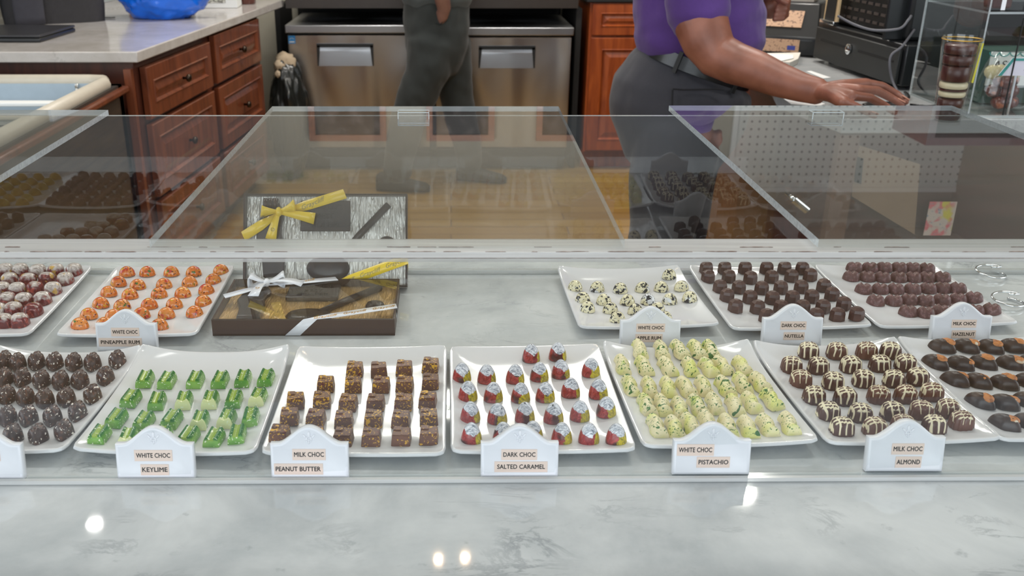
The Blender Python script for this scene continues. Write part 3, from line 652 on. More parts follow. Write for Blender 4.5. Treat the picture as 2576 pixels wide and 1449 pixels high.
# ------------------------------------------------------------------ where each sweet lies (pixel centres, row by row from the back)
ZA = (0, 640, .24845); ZBx = (0, 840, .2761); ZC = (600, 840, .276); ZD = (1100, 840, .27607); ZE = (1500, 820, .27599); ZF = (1880, 820, .27608); ZG = (1390, 620, .2368); ZH = (1950, 620, .243)
SWEETS = [
 ('F1', 'nut', 'nut_chocolate', ZBx, 'dark white-speckled chocolate', 'dark speckled chocolates', 0.016, 12, 0.008,
  [[(-150, 235), (35, 215), (155, 245), (330, 235), (495, 240), (670, 245), (840, 245), (1065, 215)], [(-130, 390), (35, 385), (200, 385), (375, 405), (550, 410), (725, 405), (958, 375)],
   [(-110, 560), (60, 545), (230, 560), (405, 575), (600, 565), (840, 540)], [(-120, 740), (65, 735), (255, 735), (475, 735), (705, 695)], [(115, 905), (345, 905), (580, 870)]]),
 ('F2', 'lime', 'keylime_chocolate', ZBx, 'green grooved chocolate bar', 'green chocolates', 0.012, 0, 0.006,
  [[(1320, 410), (1520, 420), (1780, 415), (2005, 415), (2215, 405), (2423, 398)], [(1190, 585), (1430, 610), (1675, 605), (1915, 600), (2130, 590), (2350, 575)],
   [(1060, 765), (1310, 790), (1565, 775), (1820, 785), (2065, 770), (2283, 755)], [(905, 915), (1165, 945), (1480, 925), (1715, 930), (1950, 945), (2160, 915)]]),
 ('F3', 'cube', 'square_chocolate', ZC, 'square milk chocolate flecked with gold', 'square chocolates', 0.0135, 0, 0.0066,
  [[(1060, 325), (1280, 330), (1510, 315), (1750, 290)], [(795, 460), (1045, 465), (1300, 465), (1515, 460), (1750, 440)], [(520, 610), (760, 605), (1000, 630), (1250, 630), (1505, 625), (1725, 605)],
   [(465, 755), (705, 770), (960, 785), (1230, 775), (1480, 780), (1735, 765)], [(375, 915), (695, 930), (955, 945), (1210, 945), (1485, 940), (1735, 930)]]),
 ('F4', 'swirl', 'swirled_bonbon', ZD, 'red, yellow and white swirled bonbon', 'swirled bonbons', 0.018, 0, 0.009,
  [[(855, 175), (1097, 160)], [(225, 350), (450, 365), (710, 365), (930, 345), (1125, 320), (1400, 305)], [(280, 520), (510, 530), (760, 535), (985, 530), (1215, 490), (1468, 500)],
   [(302, 710), (548, 725), (800, 715), (1060, 720), (1300, 700), (1540, 665)], [(312, 905), (600, 900), (870, 890), (1135, 905), (1382, 910), (1630, 915)]]),
 ('F5', 'pist', 'pistachio_bar', ZE, 'cream bar with green flecks', 'pistachio bars', 0.014, 4, 0.007,
  [[(400, 180), (600, 200), (765, 195), (925, 190), (1050, 180)], [(240, 345), (440, 355), (655, 360), (860, 365), (1030, 370), (1155, 350), (1335, 355)],
   [(312, 535), (488, 550), (660, 550), (825, 550), (985, 540), (1180, 540), (1335, 510), (1500, 505)], [(465, 710), (610, 715), (770, 740), (930, 715), (1085, 700), (1270, 715), (1420, 690), (1605, 660)],
   [(555, 905), (720, 915), (870, 890), (1020, 865), (1205, 900), (1390, 915), (1565, 900), (1765, 880)]]),
 ('F6', 'almond', 'fluted_chocolate', ZF, 'fluted chocolate with white drizzle', 'drizzled chocolates', 0.016, 0, 0.008,
  [[(560, 220), (818, 225), (1090, 220), (1310, 205)], [(405, 355), (650, 360), (945, 350), (1210, 340), (1445, 330)], [(490, 480), (785, 500), (1060, 480), (1340, 480), (1555, 460)],
   [(610, 630), (895, 640), (1200, 625), (1445, 620), (1685, 600)], [(740, 775), (1035, 790), (1325, 775), (1590, 765), (1830, 750)], [(865, 920), (1165, 920), (1420, 895), (1705, 900), (1955, 860)]]),
 ('F7', 'buck', 'oval_chocolate', ZF, 'oval dark chocolate with tan filling', 'oval dark chocolates', 0.0145, -40, 0.007,
  [[(1780, 170), (1998, 170), (2220, 175), (2420, 165), (2630, 165)], [(1715, 320), (1945, 330), (2155, 320), (2400, 325), (2600, 320), (2810, 320)], [(1895, 475), (2105, 490), (2345, 505), (2570, 490), (2790, 490), (3010, 490)],
   [(2125, 670), (2345, 685), (2560, 665), (2790, 665), (3020, 665)], [(2350, 870), (2570, 860), (2800, 860), (3030, 860)]]),
 ('B1', 'marbled', 'marbled_bonbon', ZA, 'red and silver marbled bonbon', 'marbled bonbons', 0.016, 0, 0.008,
  [[(-100, 150), (55, 150), (205, 150), (385, 160), (565, 155), (750, 150)], [(-90, 255), (95, 250), (285, 255), (475, 245), (660, 245)], [(-150, 350), (20, 345), (175, 350), (355, 340), (535, 345)],
   [(-100, 450), (75, 450), (240, 455), (430, 445)], [(-30, 560), (135, 550), (340, 560)], [(35, 670), (200, 665)]]),
 ('B2', 'orange', 'orange_bonbon', ZA, 'orange domed bonbon speckled red and green', 'orange bonbons', 0.013, 0, 0.006,
  [[(1285, 165), (1490, 165), (1735, 165), (1960, 165), (2235, 140)], [(1200, 270), (1395, 300), (1660, 290), (1920, 270), (2160, 245)], [(1100, 370), (1315, 395), (1610, 385), (1850, 380), (2090, 350)],
   [(1020, 485), (1235, 505), (1510, 495), (1765, 490), (2058, 465)], [(897, 595), (1150, 610), (1432, 590), (1685, 590), (1970, 575)], [(805, 695), (1060, 690), (1615, 705)]]),
 ('B3', 'splash', 'white_bonbon', ZG, 'white domed bonbon splashed with black', 'white bonbons', 0.013, 0, 0.006,
  [[(1240, 290)], [(240, 415), (475, 425), (720, 440), (955, 430), (1155, 425), (1370, 415)], [(322, 540), (545, 560), (795, 565), (1015, 560), (1245, 555), (1458, 530)], [(370, 640), (615, 650), (880, 665), (1115, 650)], [(690, 750), (1190, 745)]]),
 ('B4', 'hex', 'faceted_chocolate', ZH, 'faceted dark chocolate', 'faceted dark chocolates', 0.017, 20, 0.008,
  [[(-710, 205), (-520, 210), (-310, 210), (-88, 210), (100, 205), (285, 190)], [(-692, 310), (-478, 308), (-254, 322), (-36, 312), (170, 302), (365, 290)], [(-570, 415), (-374, 420), (-140, 428), (60, 423), (270, 415), (505, 400)],
   [(-496, 505), (-258, 522), (-28, 530), (180, 525), (380, 515), (590, 488)], [(-408, 615), (-180, 625), (62, 625), (285, 622), (495, 620), (710, 587)], [(-88, 715), (425, 710), (645, 705), (845, 690)]]),
 ('B5', 'hazel', 'ridged_chocolate', ZH, 'ridged milk chocolate with split top', 'ridged milk chocolates', 0.014, -28, 0.007,
  [[(825, 190), (985, 195), (1135, 190), (1290, 190), (1430, 190), (1580, 185)], [(790, 300), (955, 305), (1115, 310), (1280, 310), (1430, 310), (1575, 310), (1735, 305)], [(920, 430), (1090, 430), (1250, 430), (1425, 430), (1585, 425), (1735, 420), (1895, 420)],
   [(1045, 550), (1230, 550), (1390, 540), (1560, 550), (1730, 540), (1895, 535), (2060, 515)], [(1380, 660), (1560, 675), (1720, 655), (1890, 650), (2075, 655), (2245, 635)]]),
]
def gridrows(quad, nx, ny):
    out = []
    for j in range(ny):
        b = (j + .8) / (ny + .6); row = []
        for i in range(nx):
            a_ = (i + .8) / (nx + .6)
            top = [quad[0][k] * (1 - a_) + quad[1][k] * a_ for k in (0, 1)]; bot = [quad[3][k] * (1 - a_) + quad[2][k] * a_ for k in (0, 1)]
            row.append((top[0] * (1 - b) + bot[0] * b, top[1] * (1 - b) + bot[1] * b - 8))
        out.append(row)
    return out
IDZ = (0, 0, 1)
SWEETS += [
 ('F0', 'hazel', 'ridged_chocolate', IDZ, 'ridged chocolate mirrored in rear panel', 'ridged chocolates mirrored at left', 0.014, 0, 0.007, gridrows([(-392, 862), (-20, 864), (-312, 1128), (-780, 1128)], 6, 6)),
 ('FY', 'yellow', 'yellow_bonbon', IDZ, 'yellow bonbon mirrored in rear panel', 'yellow bonbons mirrored at left', 0.013, 0, 0.006, gridrows([(-766, 862), (-394, 864), (-786, 1128), (-1250, 1128)], 5, 6)),
 ('B0', 'hex', 'faceted_chocolate', IDZ, 'faceted chocolate mirrored in rear panel', 'faceted chocolates mirrored at left', 0.017, 20, 0.008, gridrows([(-436, 669), (-103, 667), (-300, 838), (-655, 838)], 6, 6))]
ORD = ['first', 'second', 'third', 'fourth', 'fifth', 'sixth', 'seventh', 'eighth', 'ninth']
SHOW = {}
def row_name(i, n):
    if i == 0: return 'back row'
    if i == n - 1: return 'front row'
    return ORD[i] + ' row from back'
rs = random.Random(11)
for key, kind, name, Z, desc, group, hh, rot, zc, rows in SWEETS:
    hfun = TR[key][1]
    for i, row in enumerate(rows):
        pts = zoom(*Z, row)
        for j, (u, v) in enumerate(pts):
            p = atz(u, v, CZ + 0.009 + zc); h = hfun(p.x, p.y)
            p = atz(u, v, h + zc); h = hfun(p.x, p.y)
            n = len(pts)
            pos = 'only one' if n == 1 else ('leftmost' if j == 0 else 'rightmost' if j == n - 1 else ORD[j] + ' from left')
            o = bpy.data.objects.new(name, MESH[kind]); COL.objects.link(o)
            o.location = (p.x, p.y, h + 0.0004)
            o.rotation_euler = (0, 0, R(rot + rs.uniform(-6, 6)))
            tag(o, f'{desc}, {pos} in {row_name(i, len(rows))}', 'chocolate', group)
            if kind == 'buck':
                c = bpy.data.objects.new('nut_filling', MESH['filling']); COL.objects.link(c); c.parent = o
                c.rotation_euler = (0, 0, R(rs.uniform(-15, 25))); c.location = (rs.uniform(-.001, .004), rs.uniform(-.001, .002), rs.uniform(-.0028, .0004)); c['label'] = 'tan nut filling'

# ------------------------------------------------------------------ ceramic name signs
def sign_outline(W, Hs, Ha):
    """shoulder height Hs, arch top Ha"""
    pts = [(-W / 2, 0), (W / 2, 0), (W / 2, Hs), (W * 0.40, Hs)]
    a0 = W * 0.40
    for i in range(1, 21):
        s = i / 21; x = a0 - 2 * a0 * s
        t = x / a0; z = Hs + (Ha - Hs) * (0.5 * (1 + math.cos(PI * t))) ** 0.8
        pts.append((x, z))
    pts += [(-W * 0.40, Hs), (-W / 2, Hs)]
    return pts
SW, SH, SA = 0.0755, 0.036, 0.0535
bm = bmesh.new(); out = sign_outline(SW, SH, SA)
base = [Vector((x * 1.0, 0.0, z)) for x, z in out]
def ring(dx, y): 
    cx, cz = 0, SH * 0.5
    return [Vector((x - dx * (1 if x > 0 else -1) * min(1, abs(x) / (SW * 0.42)), y, (z - dx) if z > 0.01 else z + dx)) for x, z in out]
bm_loft(bm, [ring(0.0012, 0.0045), ring(0, 0.0033), ring(0, -0.0033), ring(0.0012, -0.0045), ring(0.0028, -0.0045), ring(0.0036, -0.0038)])
SIGN_BODY = obj('plaque', bm, M['sign_white'], None, smooth=True, angle=60); sign_me = SIGN_BODY.data; bpy.data.objects.remove(SIGN_BODY)
bm = bmesh.new()
def blob(c, s, ang=0):
    b2 = bmesh.new(); bmesh.ops.create_icosphere(b2, subdivisions=2, radius=1)
    for vt in b2.verts:
        x, y, z = vt.co.x * s[0], vt.co.y * s[1], vt.co.z * s[2]
        x, z = x * math.cos(ang) - z * math.sin(ang), x * math.sin(ang) + z * math.cos(ang)
        vt.co = Vector((c[0] + x, c[1] + y, c[2] + z))
    tmp = bpy.data.meshes.new('tmp'); b2.to_mesh(tmp); b2.free(); bm.from_mesh(tmp); bpy.data.meshes.remove(tmp)
blob((0, -.0040, .0455), (.0017, .0010, .0036)); blob((-.0042, -.0040, .0438), (.0012, .0009, .0028), 0.7); blob((.0042, -.0040, .0438), (.0012, .0009, .0028), -0.7)
blob((-.0021, -.0040, .0415), (.0009, .0009, .0026), -0.35); blob((.0021, -.0040, .0415), (.0009, .0009, .0026), 0.35); blob((0, -.0040, .0402), (.0034, .0011, .0008)); blob((0, -.0040, .0378), (.0009, .0009, .0022))
blob((-.0017, -.0040, .0384), (.0008, .0008, .0014), 0.6); blob((.0017, -.0040, .0384), (.0008, .0008, .0014), -0.6)
tmpo = obj('fleur_relief', bm, M['sign_white'], None, smooth=True); fleur_me = tmpo.data; bpy.data.objects.remove(tmpo)
def make_sign(u, v, lines, label, lean=9, rotz=0):
    p = atz(u, v, CZ); root = thing('ceramic_sign', (p.x, p.y + 0.0055, CZ + 0.0004), label, 'sign', 'white ceramic name signs', R(rotz))
    pl = bpy.data.objects.new('plaque', sign_me); COL.objects.link(pl); pl.parent = root; pl.rotation_euler = (R(-lean), 0, 0)
    pl.location = (0, 0, 0.0008)
    fl = bpy.data.objects.new('fleur_relief', fleur_me); COL.objects.link(fl); fl.parent = pl
    for txt, x0, x1, z0, z1 in lines:
        b2 = bmesh.new(); bm_box(b2, ((x0 + x1) / 2, -.0041, (z0 + z1) / 2), (x1 - x0, .0005, z1 - z0))
        tp = obj('label_tape', b2, M['tape'], pl)
        text_obj('lettering', txt, (z1 - z0) * 0.58, M['ink'], tp, ((x0 + x1) / 2, -.00445, (z0 + z1) / 2), bold=0.03, extrude=0.00006, width=(x1 - x0) * 0.90)
    return root
def L(rows, cx, base, hpx, sc):
    """label boxes given in zoom pixels -> sign metres"""
    out = []
    for txt, x0, x1, y0, y1 in rows:
        kx = SW / 0.985 / sc; kz = SA / hpx
        out.append((txt, (x0 - cx) * kx, (x1 - cx) * kx, (base - y1) * kz, (base - y0) * kz))
    return out
make_sign(-38, 1212, [('MILK CHOC', -.017, .017, .019, .0295), ('TOFFEE', .024, .0365, .005, .015)][:1], 'white ceramic sign cut off at the left edge, before dark speckled chocolates')
make_sign(392.5, 1211, L([('WHITE CHOC', 1240, 1583, 1095, 1190), ('KEYLIME', 1288, 1543, 1218, 1312)], 1422, 1345, 445, 715), 'white ceramic sign reading WHITE CHOC KEYLIME')
make_sign(780, 1210, L([('MILK CHOC', 503, 795, 1085, 1180), ('PEANUT BUTTER', 328, 768, 1210, 1305)], 652, 1340, 445, 695), 'white ceramic sign reading MILK CHOC PEANUT BUTTER')
make_sign(1306.5, 1207, L([('DARK CHOC', 583, 903, 1083, 1177), ('SALTED CARAMEL', 522, 998, 1190, 1283)], 747, 1330, 452, 705), 'white ceramic sign reading DARK CHOC SALTED CARAMEL')
make_sign(1788.4, 1201, L([('WHITE CHOC', 725, 1060, 1110, 1210), ('PISTACHIO', 910, 1210, 1220, 1315)], 1045, 1380, 450, 710), 'white ceramic sign reading WHITE CHOC PISTACHIO')
make_sign(2274.5, 1193, L([('MILK CHOC', 1293, 1590, 1095, 1192), ('ALMOND', 1340, 1580, 1210, 1308)], 1429, 1345, 448, 722), 'white ceramic sign reading MILK CHOC ALMOND')
make_sign(320, 889, L([('WHITE CHOC', 1140, 1420, 780, 860), ('PINEAPPLE RUM', 1008, 1440, 875, 955)], 1287, 1002, 385, 615), 'white ceramic sign reading WHITE CHOC, before orange bonbons')
make_sign(1634.5, 880, L([('WHITE CHOC', 885, 1180, 858, 940), ('APPLE RUM', 880, 1160, 960, 1040)], 1032, 1098, 403, 630), 'white ceramic sign before the black-splashed white bonbons')
make_sign(1991.5, 874, L([('DARK CHOC', 40, 305, 810, 890), ('NUTELLA', 80, 295, 915, 990)], 170, 1045, 395, 622), 'white ceramic sign reading DARK CHOC, before faceted chocolates')
make_sign(2415, 869, L([('MILK CHOC', 1803, 2065, 793, 870), ('HAZELNUT', 1815, 2070, 895, 972)], 1914, 1025, 393, 640), 'white ceramic sign before the ridged milk chocolates')

# chrome spiral card holders at the right
for i, (u, v, lab) in enumerate([(2490, 690, 'chrome wire ring holder nearer the rear panel'), (2533, 760, 'chrome wire ring holder nearer the front, at right edge')]):
    p = atz(u, v, CZ + 0.004); bm = bmesh.new(); pts = []
    for k in range(34):
        a = R(60) - k / 33 * R(400); r = 0.0215 * (1 - 0.0035 * k)
        pts.append((r * math.cos(a), r * math.sin(a), 0.004 + 0.00035 * k))
    pts.append((0.004, 0.006, 0.015)); 
    bm_tube(bm, pts, 0.0017, 10)
    o = obj('ring_holder', bm, M['chrome'], None, smooth=True); o.location = (p.x, p.y, CZ - 0.0020)
    tag(o, lab, 'card holder', 'chrome ring holders')

# ------------------------------------------------------------------ gift boxes
def foil_mat(name, rgb, scale):
    m, nt, b = new_mat(name); N = NT(nt); v = N.coords(False)
    mp = N.n('ShaderNodeMapping'); mp.inputs['Scale'].default_value = scale; N.l(v, mp.inputs[0])
    f = N.noise(mp.outputs[0], 1.0, 2, 0.5, 0.8)
    bp = N.n('ShaderNodeBump'); bp.inputs['Strength'].default_value = 1.0; bp.inputs['Distance'].default_value = 0.0035
    N.l(f, bp.inputs['Height']); N.l(bp.outputs['Normal'], b.inputs['Normal'])
    b.inputs['Base Color'].default_value = lin(rgb); b.inputs['Metallic'].default_value = .85; b.inputs['Roughness'].default_value = 0.42
    return m
M['choc'] = speckled('moulded_chocolate', (50, 38, 38), [((64, 48, 46), 60, 0.5, 0.7)], 0.28)
M['box_brown'] = simple('brown_card', (62, 44, 40), 0.4)
M['ribbon_yellow'] = simple('yellow_satin', (238, 206, 62), 0.3, coat=0.3)
M['ribbon_white'] = simple('white_satin', (232, 234, 240), 0.3, coat=0.3)
M['print_gold'] = simple('gold_print', (206, 160, 90), 0.35, 0.4)
M['print_silver'] = simple('silver_print', (150, 140, 96), 0.35, 0.4)
def gift_box(label, D, H, foil, rib, prn, loc, rot):
    W = 0.237
    t = thing('gift_box', loc, label, 'gift box', 'golf chocolate gift boxes'); t.rotation_euler = rot
    def P(x, y, z=0): return Vector(((x - 0.5) * W, (0.5 - y) * D, z))    # x,y as fractions from the top-left
    bm = bmesh.new(); th = 0.0025
    bm_box(bm, (0, 0, th / 2), (W, D, th))
    for sy in (-1, 1): bm_box(bm, (0, sy * (D / 2 - th / 2), H / 2), (W, th, H))
    for sx in (-1, 1): bm_box(bm, (sx * (W / 2 - th / 2), 0, H / 2), (th, D - 2 * th, H))
    obj('box_base', bm, M['box_brown'], t)
    zf = H - 0.0105
    bm = bmesh.new()
    bm_grid(bm, lambda a, b: Vector(((a - .5) * (W - .006), (b - .5) * (D - .006), zf + 0.0012 * noise.noise(Vector((a * 26, b * 7, 0))))), 60, 30)
    bm_loft(bm, [[Vector((sx * (W - .006) / 2, sy * (D - .006) / 2, z)) for sx, sy in ((-1, -1), (1, -1), (1, 1), (-1, 1))] for z in (0.003, zf - 0.002)])
    obj('foil_insert', bm, foil, t, smooth=True)
    # plaque with raised words
    bm = bmesh.new(); a, b = P(.345, .40), P(.65, .07)
    bm_box(bm, ((a.x + b.x) / 2, (a.y + b.y) / 2, zf + .0032), (b.x - a.x, b.y - a.y, .0064))
    pq = obj('chocolate_plaque', bm, M['choc'], t, bevel=.0015)
    for i, wd in enumerate(("WORLD'S", 'BEST', 'GOLFER')):
        k = text_obj('lettering', wd, D * 0.085, M['choc'], pq, ((a.x + b.x) / 2, b.y - (b.y - a.y) * (0.22 + 0.29 * i), zf + .0066), rot=(0, 0, 0), bold=0.012, extrude=0.0006)
    # club: shaft and driver head
    bm = bmesh.new(); bm_tube(bm, [P(.885, .11, zf + .0035), P(.70, .45, zf + .0035), P(.56, .74, zf + .0035)], [.0052, .0050, .0042], 10)
    cl = obj('chocolate_club', bm, M['choc'], t, smooth=True)
    bm = bmesh.new(); c = P(.515, .80, 0)
    bm_lathe(bm, [(.030, zf), (.0315, zf + .003), (.028, zf + .0065), (.015, zf + .0082), (.002, zf + .0085)], (c.x, c.y, 0), 28, 1, .62); obj('club_head', bm, M['choc'], cl, smooth=True)
    bm = bmesh.new(); c = P(.874, .55, 0); bm_lathe(bm, [(.0135, zf), (.0135, zf + .002), (.011, zf + .006), (.005, zf + .0082), (.001, zf + .0086)], (c.x, c.y, 0), 24); obj('chocolate_ball', bm, M['choc'], t, smooth=True)
    bm = bmesh.new()
    o = [P(.09, .30), P(.13, .10), P(.21, .09), P(.245, .22), P(.225, .40), P(.25, .60), P(.25, .88), P(.12, .90), P(.11, .66), P(.075, .48)]
    bm_loft(bm, [[Vector((p.x, p.y, zf - .001)) for p in o], [Vector((p.x, p.y, zf + .005)) for p in o], [Vector((p.x * .95 + P(.165, .5).x * .05, p.y * .92 + P(.165, .5).y * .08, zf + .0085)) for p in o]])
    bg = obj('chocolate_golf_bag', bm, M['choc'], t, bevel=.0012)
    bm = bmesh.new()
    for k in range(3): bm_tube(bm, [P(.13 + .03 * k, .16, zf + .008), P(.135 + .03 * k, .05, zf + .007)], .0042, 8)
    obj('club_heads', bm, M['choc'], bg, smooth=True)
    bm = bmesh.new(); bm_box(bm, (0, 0, H - .0004), (W + .001, D + .001, .0008))
    obj('clear_lid', bm, [M['acrylic']], t)
    zr = H + .0006
    def strip(name, pts, wdt, up, mat, parent=t):
        """flat ribbon through pts (Vector list), width direction given per point"""
        bm = bmesh.new(); rows = [[p - wv * wdt / 2, p + wv * wdt / 2] for p, wv in pts]
        vs = [[bm.verts.new(q) for q in r] for r in rows]
        for r1, r2 in zip(vs, vs[1:]): bm.faces.new((r1[0], r1[1], r2[1], r2[0]))
        ob = obj(name, bm, mat, parent, smooth=True, solid=.0005); return ob
    wd = .0145
    # corner band at lower right, folding over the front edge
    d = (P(1.0, .70) - P(.50, 1.0)); d.z = 0; dn = d.normalized(); wv = Vector((dn.y, -dn.x, 0))
    A, B = P(1.0, .70, zr), P(.54, 1.0, zr)
    band = strip('ribbon_band', [(Vector((W / 2 + .001, A.y - .012, H - .012)), Vector((0, 1, 0))), (A + Vector((.0005, 0, 0)), Vector((0.2, -.98, 0)).normalized()), (A * .75 + B * .25, wv), (A * .25 + B * .75, wv),
           (Vector((B.x, -D / 2 - .0008, zr)), Vector((1, 0, 0)) * 1.25), (Vector((B.x - .024, -D / 2 - .0012, 0.001)), Vector((1, 0, 0)) * 1.35)], wd, None, rib)
    ang = math.atan2(dn.y, dn.x)
    for f in (.16, .5, .84):
        p = A * (1 - f) + B * f
        text_obj('lettering', 'Graycliff', .0088, prn, band, (p.x, p.y, zr + .0006), rot=(0, 0, ang), bold=0.0, shear=0.35, extrude=.0001)
    # upper-left band behind the bow
    A2, B2 = P(.0, .46, zr), P(.62, .0, zr); d2 = (B2 - A2).normalized(); w2 = Vector((-d2.y, d2.x, 0)); C2 = P(.22, .22, zr + .003)
    up = strip('ribbon_band', [(A2, w2), (A2 * .5 + C2 * .5, w2), (C2, w2 * .35)], wd, None, rib)
    up2 = strip('ribbon_band', [(C2, w2 * .35), (C2 * .6 + B2 * .4, w2), (B2, w2)], wd, None, rib)
    p = C2 * .5 + B2 * .5; text_obj('lettering', 'Graycliff', .010, prn, up2, (p.x, p.y, zr + .0024), rot=(0, 0, math.atan2(d2.y, d2.x)), bold=0.0, shear=0.35, extrude=.0001)
    # bow: two loops, two tails and a knot
    bow = None
    k0 = P(.22, .20, H + .006)
    bm = bmesh.new(); bmesh.ops.create_icosphere(bm, subdivisions=2, radius=.0062)
    for vt in bm.verts: vt.co = Vector((vt.co.x * .8, vt.co.y * 1.2, vt.co.z)) + k0
    bow = obj('bow', bm, rib, t, smooth=True)
    for sgn, spread in ((-1, .2), (1, .25)):
        pts = []
        for i in range(15):
            a = i / 14 * 2 * PI; r = math.sin(a / 2)
            x = sgn * .034 * r * (0.85 + .15 * math.cos(a)); z = .011 * math.sin(a) * r; y = .006 * r * sgn * .6 + spread * .02 * r
            pts.append((k0 + Vector((x, y, z + .002)), Vector((-.18 * sgn, .95, .25)).normalized() * (.30 + .9 * r)))
        strip('bow_loop', pts, wd, None, rib, bow)
    for sgn in (-1, 1):
        tip = k0 + (Vector((-.012, -.040, -.004)) if sgn < 0 else Vector((.052, -.010, .002)))
        pts = []
        for i in range(7):
            f = i / 6; p = k0 * (1 - f) + tip * f + Vector((0, 0, .005 * math.sin(f * PI))); dirv = (tip - k0).normalized(); wv3 = Vector((-dirv.y, dirv.x, .1)).normalized()
            pts.append((p, wv3 * (.4 + .75 * f)))
        tl = strip('bow_tail', pts, wd, None, rib, bow)
        if sgn < 0: text_obj('lettering', 'G', .008, prn, tl, tuple(k0 * .35 + tip * .65 + Vector((0, 0, .0052))), rot=(0, 0, 1.2), bold=0, extrude=.0001)
    return t
M['foil_silver'] = foil_mat('silver_foil', (240, 234, 228), (330, 45, 60)); M['foil_gold'] = foil_mat('gold_foil', (240, 200, 140), (330, 45, 60))
pb = atz(825, 716, CZ)
gift_box('golf gift box with silver foil and yellow ribbon, standing tilted behind the other', .135, .022, M['foil_silver'], M['ribbon_yellow'], M['print_silver'],
         (pb.x, pb.y - .012 + .0675 * math.cos(R(66)) , CZ + .0675 * math.sin(R(66)) + .0004), (R(66), 0, 0))
p1, p2 = atz(536, 845, CZ), atz(992, 845, CZ); pb = (p1 + p2) / 2
gift_box('golf gift box with gold foil and white ribbon, lying flat', .143, .023, M['foil_gold'], M['ribbon_white'], M['print_gold'], (pb.x, pb.y + .0715, CZ + .0004), (0, 0, R(0.3)))

# ------------------------------------------------------------------ left peninsula: marble worktop, drawers, freezer, bags
LZ = 0.94
lc = Vector((-1.11, 3.409, 0)); le = Vector((-.9195, 5.40, 0)); ld = (le - lc).normalized(); ln = Vector((ld.y, -ld.x, 0))   # ln points right (+x)
bm = bmesh.new()
pts = [lc, le, le - ln * 0.95, Vector((-3.2, 5.5, 0)), Vector((-3.2, 3.409, 0))]
bm_prism(bm, [(p.x, p.y, LZ - .038) for p in pts], (0, 0, .038))
tag(obj('worktop', bm, M['marble_tan'], bevel=.004), 'pale marble worktop with laptop and bags, upper left', 'worktop')
rz = math.atan2(ld.y, ld.x)
cabt = thing('drawer_cabinet', (-1.125, 3.43, 0), 'cherry-wood drawer unit under the left marble worktop', 'cabinet', None, rz)
bm = bmesh.new(); bm_box(bm, (0.80, 0.33, .50), (1.56, .62, .80)); bm_box(bm, (0.80, 0.36, .05), (1.50, .55, .10)); obj('carcass', bm, wood('carcass_wood', (58, 28, 20), (86, 44, 30), (30, 30, 4)), cabt)
for (x0, x1, z0, z1) in ((.06, .765, .682, .872), (.825, 1.515, .682, .89), (.06, .765, .385, .662), (.825, 1.515, .385, .662), (.06, .765, .11, .365), (.825, 1.515, .11, .365)):
    bm = bmesh.new(); raised_panel(bm, x0, x1, z0, z1, .024, .052, 0.015)
    dr = obj('drawer', bm, M['cherry'], cabt); knob(dr, ((x0 + x1) / 2, -.009, (z0 + z1) / 2), M['pewter'])
# cabinet end facing the camera, left of the drawers
bm = bmesh.new(); bm_box(bm, (-2.36, 3.62, .48), (1.1, .34, .82)); tag(obj('back_cabinet', bm, M['mahogany']), 'dark mahogany cabinet under the worktop, behind the chest freezer', 'cabinet')
bm = bmesh.new(); bm_box(bm, (-1.150, 3.412, .46), (.026, .03, .84)); obj('corner_post', bm, M['cherry'], cabt, world=True)
# chest freezer with cream rim
fz = thing('chest_freezer', (-2.1, 2.75, 0), 'chest freezer with cream rim and dark wood side, left foreground', 'freezer')
FR, FB, FT = -1.165, 3.372, .868
bm = bmesh.new()
bm_box(bm, ((-3.0 + FR) / 2, FB - .02, .43), (FR + 3.0, .04, .81)); bm_box(bm, (FR - .02, 2.72, .43), (.04, 1.3, .81)); bm_box(bm, ((-3.0 + FR) / 2, 2.09, .43), (FR + 3.0, .04, .81)); bm_box(bm, (-2.98, 2.72, .43), (.04, 1.3, .81)); bm_box(bm, (-2.1, 2.72, .06), (1.75, 1.3, .05))
obj('side_panels', bm, M['dark_wood'], fz, world=True)
bm = bmesh.new(); bm_box(bm, (FR - .005, 2.72, .815), (.05, 1.34, .022)); bm_box(bm, ((-3.0 + FR) / 2, FB - .0, .815), (FR + 3.0, .05, .022)); obj('moulding', bm, M['cherry'], fz, world=True, bevel=.006)
bm = bmesh.new()
path = [Vector((-2.98, FB - .03, FT - .02)), Vector((FR - .10, FB - .03, FT - .02)), Vector((FR - .05, FB - .04, FT - .02)), Vector((FR - .03, FB - .09, FT - .02)), Vector((FR - .03, 2.10, FT - .02))]
bm_tube(bm, path, .024, 12); obj('rim', bm, M['cream'], fz, world=True, smooth=True)
bm = bmesh.new(); bm_box(bm, (-2.1, 2.72, .55), (1.70, 1.22, .02)); obj('inner_tray', bm, M['blue_grey'], fz, world=True)
bm = bmesh.new(); bm_box(bm, (-2.1, FB - .052, .72), (1.7, .012, .25)); obj('inner_wall', bm, M['blue_grey'], fz, world=True)
for k, (yy, zz) in enumerate(((3.19, .80), (3.02, .79), (2.86, .775))):
    bm = bmesh.new(); bm_box(bm, (-2.03, yy, zz), (1.60, .045, .014)); obj('glass_rail', bm, M['cream'] if k % 2 else M['white_paper'], fz, world=True, bevel=.004)
bm = bmesh.new(); bm_box(bm, (-2.12, 3.10, .780), (1.5, .40, .006)); obj('sliding_glass', bm, [M['acrylic']], fz, world=True)
bm = bmesh.new(); p = Vector((-1.30, FB - .06, .83)); bm_box(bm, p, (.012, .02, .03)); obj('latch', bm, M['chrome'], fz, world=True, bevel=.002)

